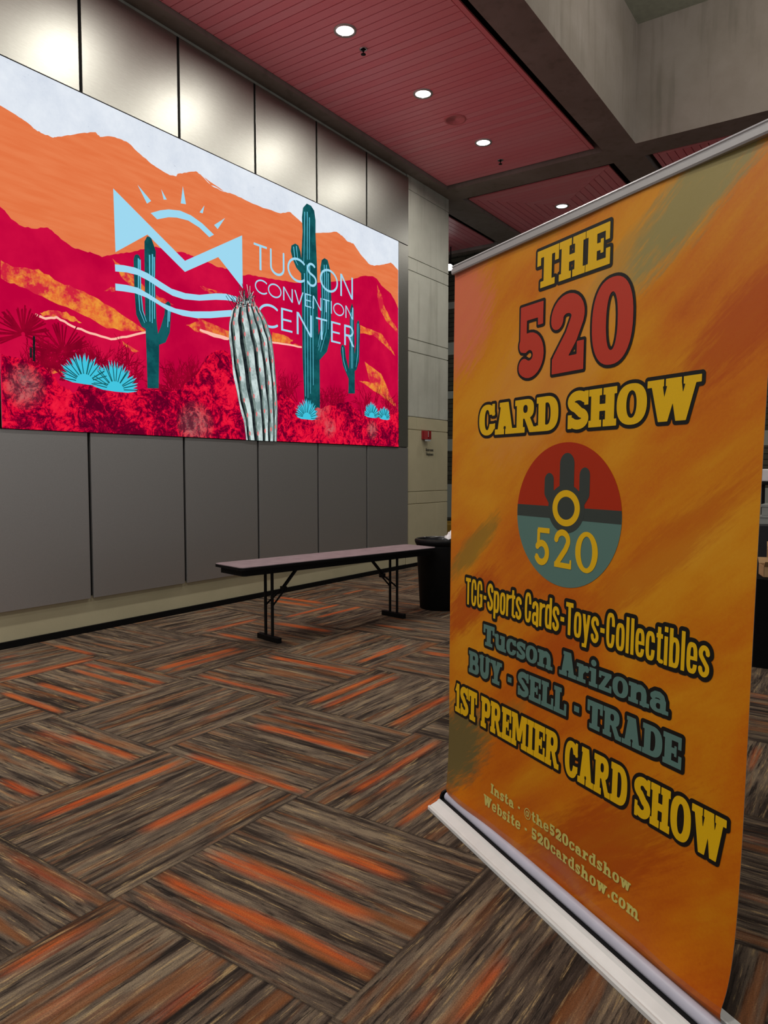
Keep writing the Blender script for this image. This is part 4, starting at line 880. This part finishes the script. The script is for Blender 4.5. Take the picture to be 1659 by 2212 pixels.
b = MB(); b.tube(bt(A0 + .02, .000, .056), bt(A1 - .02, .000, .056), .022, 20); part(b, 'roller', M_LAV, ban)
b = MB(); extr(b, [(.0335, .0125), (.0335, .0405), (.019, .044), (.019, .0125)], A0 + .001, A1 - .001); part(b, 'channel_liner', M_BLACK, ban)
for a in (A0 - .004, A1 - .002):
    b = MB(); extr(b, [(.036, .012), (.034, .05), (.024, .072), (.006, .08), (-.03, .08), (-.06, .06), (-.06, .012)], a, a + .012); part(b, 'end_cap', M_BLACK, ban, bevel=.002)
b = MB(); d_ = (TRc - TLc).normalized(); up = Vector((0, 0, 1)); fr = Vector((-d_[1], d_[0], 0)) * (1 if Vector((-d_[1], d_[0], 0)).dot(NF) > 0 else -1)
def rail(mb, prof, a0, a1):
    r0 = [TLc + d_ * a0 + fr * q + up * z for q, z in prof]; r1 = [TLc + d_ * a1 + fr * q + up * z for q, z in prof]; n = len(prof)
    for i in range(n): mb.face((r0[i], r0[(i + 1) % n], r1[(i + 1) % n], r1[i]))
    mb.face(r0[::-1]); mb.face(r1)
rail(b, [(.013, -.006), (.016, .0), (.016, .017), (.011, .021), (.011, .024), (.015, .027), (.013, .032), (-.013, .032), (-.016, .02), (-.016, 0), (-.010, -.006)], -.012, 1.592)
part(b, 'top_rail', M_ALU, ban)
for a in (.4, 1.2):
    b = MB(); q = Pm(a, BH * .99) - NF * .03; b.tube(bt(a, -.085, .03), q, .012); part(b, 'support_pole', M_ALU, ban)

# ---------------- folding table ----------------
TZ = .752; TA = R(-11.8)
tb = empty('folding_table', (5.786, 4.595, 0), TA)
tag(tb, 'long narrow folding table with grey laminate top and black legs by the screen wall', 'table')
def rrect(hx, hy, r, n=5):
    o = []
    for sx, sy, a in ((1, 1, 0), (-1, 1, 90), (-1, -1, 180), (1, -1, 270)):
        for i in range(n + 1): t = R(a + 90 * i / n); o.append((sx * (hx - r) + r * math.cos(t), sy * (hy - r) + r * math.sin(t)))
    return o
HX, HY = 1.262, .236
M_LAM = NT('grey_laminate'); n_ = M_LAM.noise(M_LAM.coord(), 9, 5); M_LAM.p(color=M_LAM.ramp(n_, [(.3, s2l((126, 112, 116))), (.7, s2l((148, 132, 136)))]), rough=.5); M_LAM = M_LAM.m
b = MB(); b.prism(rrect(HX, HY, .05), TZ - .006, TZ); b.build('tabletop', M_LAM, tb)
b = MB(); b.prism(rrect(HX + .004, HY + .004, .053), TZ - .030, TZ - .0062); b.build('edge_band', M_BLACK, tb, bevel=.004)
b = MB(); b.prism(rrect(HX - .04, HY - .035, .03), TZ - .085, TZ - .0302); b.build('apron', M_BLACK, tb)
for sx in (-.82, .82):
    for y in (-.055, .055):
        b = MB(); b.tube((sx, y, .045), (sx, y, TZ - .084), .0145); b.build('leg', M_BLACKMETAL, tb)
    b = MB(); b.box(sx - .024, -.17, 0, sx + .024, .17, .052); b.build('foot', M_BLACK, tb, bevel=.006)
    d_x = -1 if sx > 0 else 1
    b = MB()
    b.tube((sx + d_x * .34, 0, TZ - .085), (sx + d_x * .17, 0, TZ - .26), .017)
    b.box(sx + d_x * .17 - .02, -.03, TZ - .3, sx + d_x * .17 + .02, .03, TZ - .255)
    for y in (-.055, .055): b.tube((sx + d_x * .17, y * .45, TZ - .28), (sx, y, TZ - .42), .009)
    b.build('brace', M_BLACKMETAL, tb)

# ---------------- bin with liner and tissue ----------------
CB = (7.352, 4.273, 0)
bn = empty('trash_can', CB); tag(bn, 'large round black trash can with liner at the far end of the folding table', 'trash can')
b = MB(); b.lathe([(.235, 0), (.245, .01), (.285, .72), (.288, .78), (.278, .78), (.274, .7), (.236, .03), (.0, .03)], n=48); b.build('body', M_BLACK, bn)
b = MB(); b.lathe([(.286, .74), (.292, .745), (.305, .775), (.308, .795), (.300, .808), (.288, .81), (.281, .80), (.281, .745), (.286, .74)], n=48, caps=False); b.build('rim', M_BLACK, bn)
M_LINER = plain('liner_film', (22, 20, 22), .3, var=.1)
rr = random.Random(5); rows = []
for i, (r, z) in enumerate(((.296, .812), (.280, .815), (.268, .80), (.262, .76), (.25, .68), (.235, .6))):
    rows.append([((r + (rr.uniform(-.006, .006) if i > 1 else 0)) * math.cos(2 * math.pi * k / 60), (r + (rr.uniform(-.006, .006) if i > 1 else 0)) * math.sin(2 * math.pi * k / 60), z + (rr.uniform(-.012, .012) if i > 1 else 0)) for k in range(60)])
b = MB(); b.grid(rows, 0, True, True); b.face(rows[-1][::-1]); b.build('liner', M_LINER, bn)
M_PAPER = plain('white_paper', (232, 232, 234), .8, var=.02)
b = MB(); N = 9
rows = []
for i in range(N):
    rows.append([(.20 * (j / (N - 1) - .5) + rr.uniform(-.012, .012), .17 * (i / (N - 1) - .5) + rr.uniform(-.012, .012), .09 * math.sin(math.pi * j / (N - 1)) * math.sin(math.pi * i / (N - 1)) ** .5 + rr.uniform(-.012, .012)) for j in range(N)])
b.grid(rows, 0, False)
o = b.build('crumpled_paper', M_PAPER, loc=(7.28, 4.07, .832)); so = o.modifiers.new('thick', 'SOLIDIFY'); so.thickness = .004
tag(o, 'crumpled white paper sticking out of the black trash can', 'paper')

# ---------------- alarm and lettering on the concrete pier ----------------
al = empty('fire_alarm', (10.565, WY + .012, 2.10)); tag(al, 'small red fire alarm strobe mounted on the concrete pier right of the screen', 'fire alarm')
M_RED = plain('alarm_red', (132, 8, 14), .5, var=.04)
b = MB(); b.box(-.085, -.035, .025, .085, 0, .175); b.build('back_box', M_RED, al, bevel=.008)
b = MB(); b.prism([(-.06, -.035), (-.045, -.1), (.07, -.1), (.08, -.035)], .03, .17); b.build('housing', M_RED, al, bevel=.008)
M_STROBE = plain('strobe_lens', (225, 238, 245), .1, var=.02)
b = MB(); b.prism([(-.03, -.035), (-.02, -.085), (.06, -.092), (.068, -.035)], 0, .03); tag(b.build('strobe_lens', M_STROBE, al, bevel=.006), 'clear strobe lens under the red housing')
M_LET = plain('raised_grey_letters', (74, 72, 62), .6, var=.02)
b = MB()
for z in range(4): b.box(-.028, -.1012, .07 + z * .024, -.016, -.1, .086 + z * .024)
b.build('lettering', M_PAPER, al)
for word, z in (('Restrooms', 1.935), ('Telephones', 1.862)):
    cu = bpy.data.curves.new('t', 'FONT'); cu.body = word; cu.size = .072; cu.extrude = .003; cu.resolution_u = 3
    to = bpy.data.objects.new('t', cu); COL.objects.link(to)
    bpy.context.view_layer.update()
    m_ = bpy.data.meshes.new_from_object(to.evaluated_get(bpy.context.evaluated_depsgraph_get())); bpy.data.objects.remove(to)
    wx = max(v.co.x for v in m_.vertices); m_.transform(Matrix.Scale(.245 / wx, 4, (1, 0, 0)))
    m_.transform(Matrix.Translation((10.622, WY + .010, z)) @ Matrix.Rotation(R(90), 4, 'X'))
    m_.materials.clear(); m_.materials.append(M_LET)
    if word == 'Restrooms':
        sg = empty('wall_lettering', (10.622, WY + .012, 1.86)); tag(sg, 'small dark raised lettering reading Restrooms Telephones on the pier below the red alarm', 'sign')
    to = bpy.data.objects.new('word', m_); COL.objects.link(to); attach(to, sg)

# ---------------- things seen past the banner ----------------
def draped(name, x0, x1, y0, y1, h, mat, label, cat):
    e = empty(name, ((x0 + x1) / 2, (y0 + y1) / 2, 0)); tag(e, label, cat)
    b = MB(); per = [];
    for (ax, ay), (bx_, by_) in (((x0, y0), (x1, y0)), ((x1, y0), (x1, y1)), ((x1, y1), (x0, y1)), ((x0, y1), (x0, y0))):
        for i in range(24): per.append((ax + (bx_ - ax) * i / 24, ay + (by_ - ay) * i / 24))
    cx, cy = (x0 + x1) / 2, (y0 + y1) / 2; rows = []
    for z, k in ((0, 1.0), (h * .5, .6), (h - .02, .1), (h, 0)):
        rows.append([(x + (x - cx) * .02 * k * math.sin(i * 1.3) + (x - cx) * .03 * k, y + (y - cy) * .02 * k * math.sin(i * 1.3), z) for i, (x, y) in enumerate(per)])
    b.grid(rows, 0, True, True); part(b, 'cloth_skirt', mat, e)
    b = MB(); b.box(x0, y0, h - .02, x1, y1, h + .002); part(b, 'cloth_top', mat, e, bevel=.005)
    return e
M_CLOTH = plain('black_cloth', (12, 12, 13), .9, var=.08, spec=.1)
M_CLOTH2 = plain('charcoal_cloth', (30, 32, 38), .85, var=.08)
draped('display_table', 6.56, 7.3, -1.1, .92, .722, M_CLOTH, 'black draped table seen past the right edge of the banner, cartons on top', 'table')
draped('vendor_counter', 7.75, 8.5, -.9, 1.12, 1.075, M_CLOTH2, 'dark draped counter behind the carton table at the right edge', 'counter')
M_CARD = plain('kraft_cardboard', (186, 148, 104), .8)
def carton(x, y, z, sx, sy, sz, rz, label, tilt=0):
    e = empty('carton', (x, y, z), rz); e.rotation_euler = (tilt, 0, rz); tag(e, label, 'box', 'cartons on the black table')
    b = MB(); t = .004
    b.box(-sx, -sy, 0, sx, sy, t); b.box(-sx, -sy, 0, -sx + t, sy, sz); b.box(sx - t, -sy, 0, sx, sy, sz); b.box(-sx, -sy, 0, sx, -sy + t, sz); b.box(-sx, sy - t, 0, sx, sy, sz)
    b.build('body', M_CARD, e)
    for s in (-1, 1):
        b = MB(); b.face([(s * sx, -sy, sz), (s * sx, sy, sz), (s * (sx + .05), sy, sz + .045), (s * (sx + .05), -sy, sz + .045)]); o = b.build('flap', M_CARD, e)
        so = o.modifiers.new('thick', 'SOLIDIFY'); so.thickness = .004
    return e
carton(6.80, .78, .726, .11, .075, .09, .3, 'open kraft cardboard box at the left end of the black table')
carton(6.84, .55, .726, .13, .10, .12, -.2, 'open kraft cardboard box on the black table, cut by the photo edge')
carton(7.12, .76, .726, .10, .09, .2, .15, 'taller kraft cardboard box at the back of the black table')
M_GBOX = plain('pale_grey_box', (150, 154, 150), .6)
def gbox(x, y, z, s, label):
    e = empty('storage_box', (x, y, z)); tag(e, label, 'box', 'pale boxes on the dark counter')
    b = MB(); b.box(-s[0], -s[1], 0, s[0], s[1], s[2] * .74); b.build('body', M_GBOX, e, bevel=.004)
    b = MB(); b.box(-s[0] - .006, -s[1] - .006, s[2] * .74, s[0] + .006, s[1] + .006, s[2]); b.build('lid', M_GBOX, e, bevel=.004)
gbox(8.1, .91, 1.078, (.16, .12, .085), 'pale grey storage box on the dark counter, lower of its stack')
gbox(8.1, .90, 1.164, (.15, .11, .11), 'pale grey storage box on the dark counter, upper of its stack')
ds = empty('sanitizer_stand', (9.3, 1.17, 0)); tag(ds, 'white hand sanitizer dispenser on a black floor stand behind the boxes', 'dispenser')
b = MB(); b.lathe([(.16, 0), (.16, .012), (.02, .02), (.02, .02)], n=32); b.build('base', M_BLACKMETAL, ds)
b = MB(); b.tube((0, 0, .015), (0, 0, 1.5), .018); b.build('pole', M_BLACKMETAL, ds)
b = MB(); b.box(-.07, -.07, 1.44, .05, .07, 1.475); b.build('drip_tray', M_BLACK, ds, bevel=.004)
b = MB(); b.box(-.055, -.06, 1.48, .03, .06, 1.62); b.build('dispenser', M_PAPER, ds, bevel=.012)
# yellow lounge chair behind the pier
M_YEL = plain('mustard_upholstery', (150, 116, 30), .85)
ch = empty('lounge_chair', (12.4, 7.02, 0), .5); tag(ch, 'mustard yellow upholstered chair showing behind the concrete pier', 'chair')
b = MB(); b.box(-.32, -.32, .16, .32, .32, .44); b.build('seat', M_YEL, ch, bevel=.04)
b = MB(); b.box(-.36, .26, .3, .36, .4, .80); b.build('backrest', M_YEL, ch, bevel=.05)
for s in (-1, 1):
    b = MB(); b.box(s * .32 - .05, -.3, .3, s * .32 + .05, .3, .6); b.build('armrest', M_YEL, ch, bevel=.03)
    for t in (-1, 1):
        b = MB(); b.tube((s * .27, t * .27, 0), (s * .27, t * .27, .17), .018); b.build('leg', M_BLACKMETAL, ch)
# spotlight on the far side
tl = empty('track_spotlight', (13.8, 7.84, 5.93)); tag(tl, 'small bright spotlight in the dark gap between pier and banner', 'spotlight')
b = MB(); b.tube((0, 0, .0), (.16, .06, .09), .075); b.tube((.1, .03, .07), (.1, .03, .46), .012); b.build('lamp_can', M_BLACKMETAL, tl)
b = MB(); b.tube((-.005, -.002, -.003), (.0, .0, .0), .07); b.build('lens', M_LENS, tl)
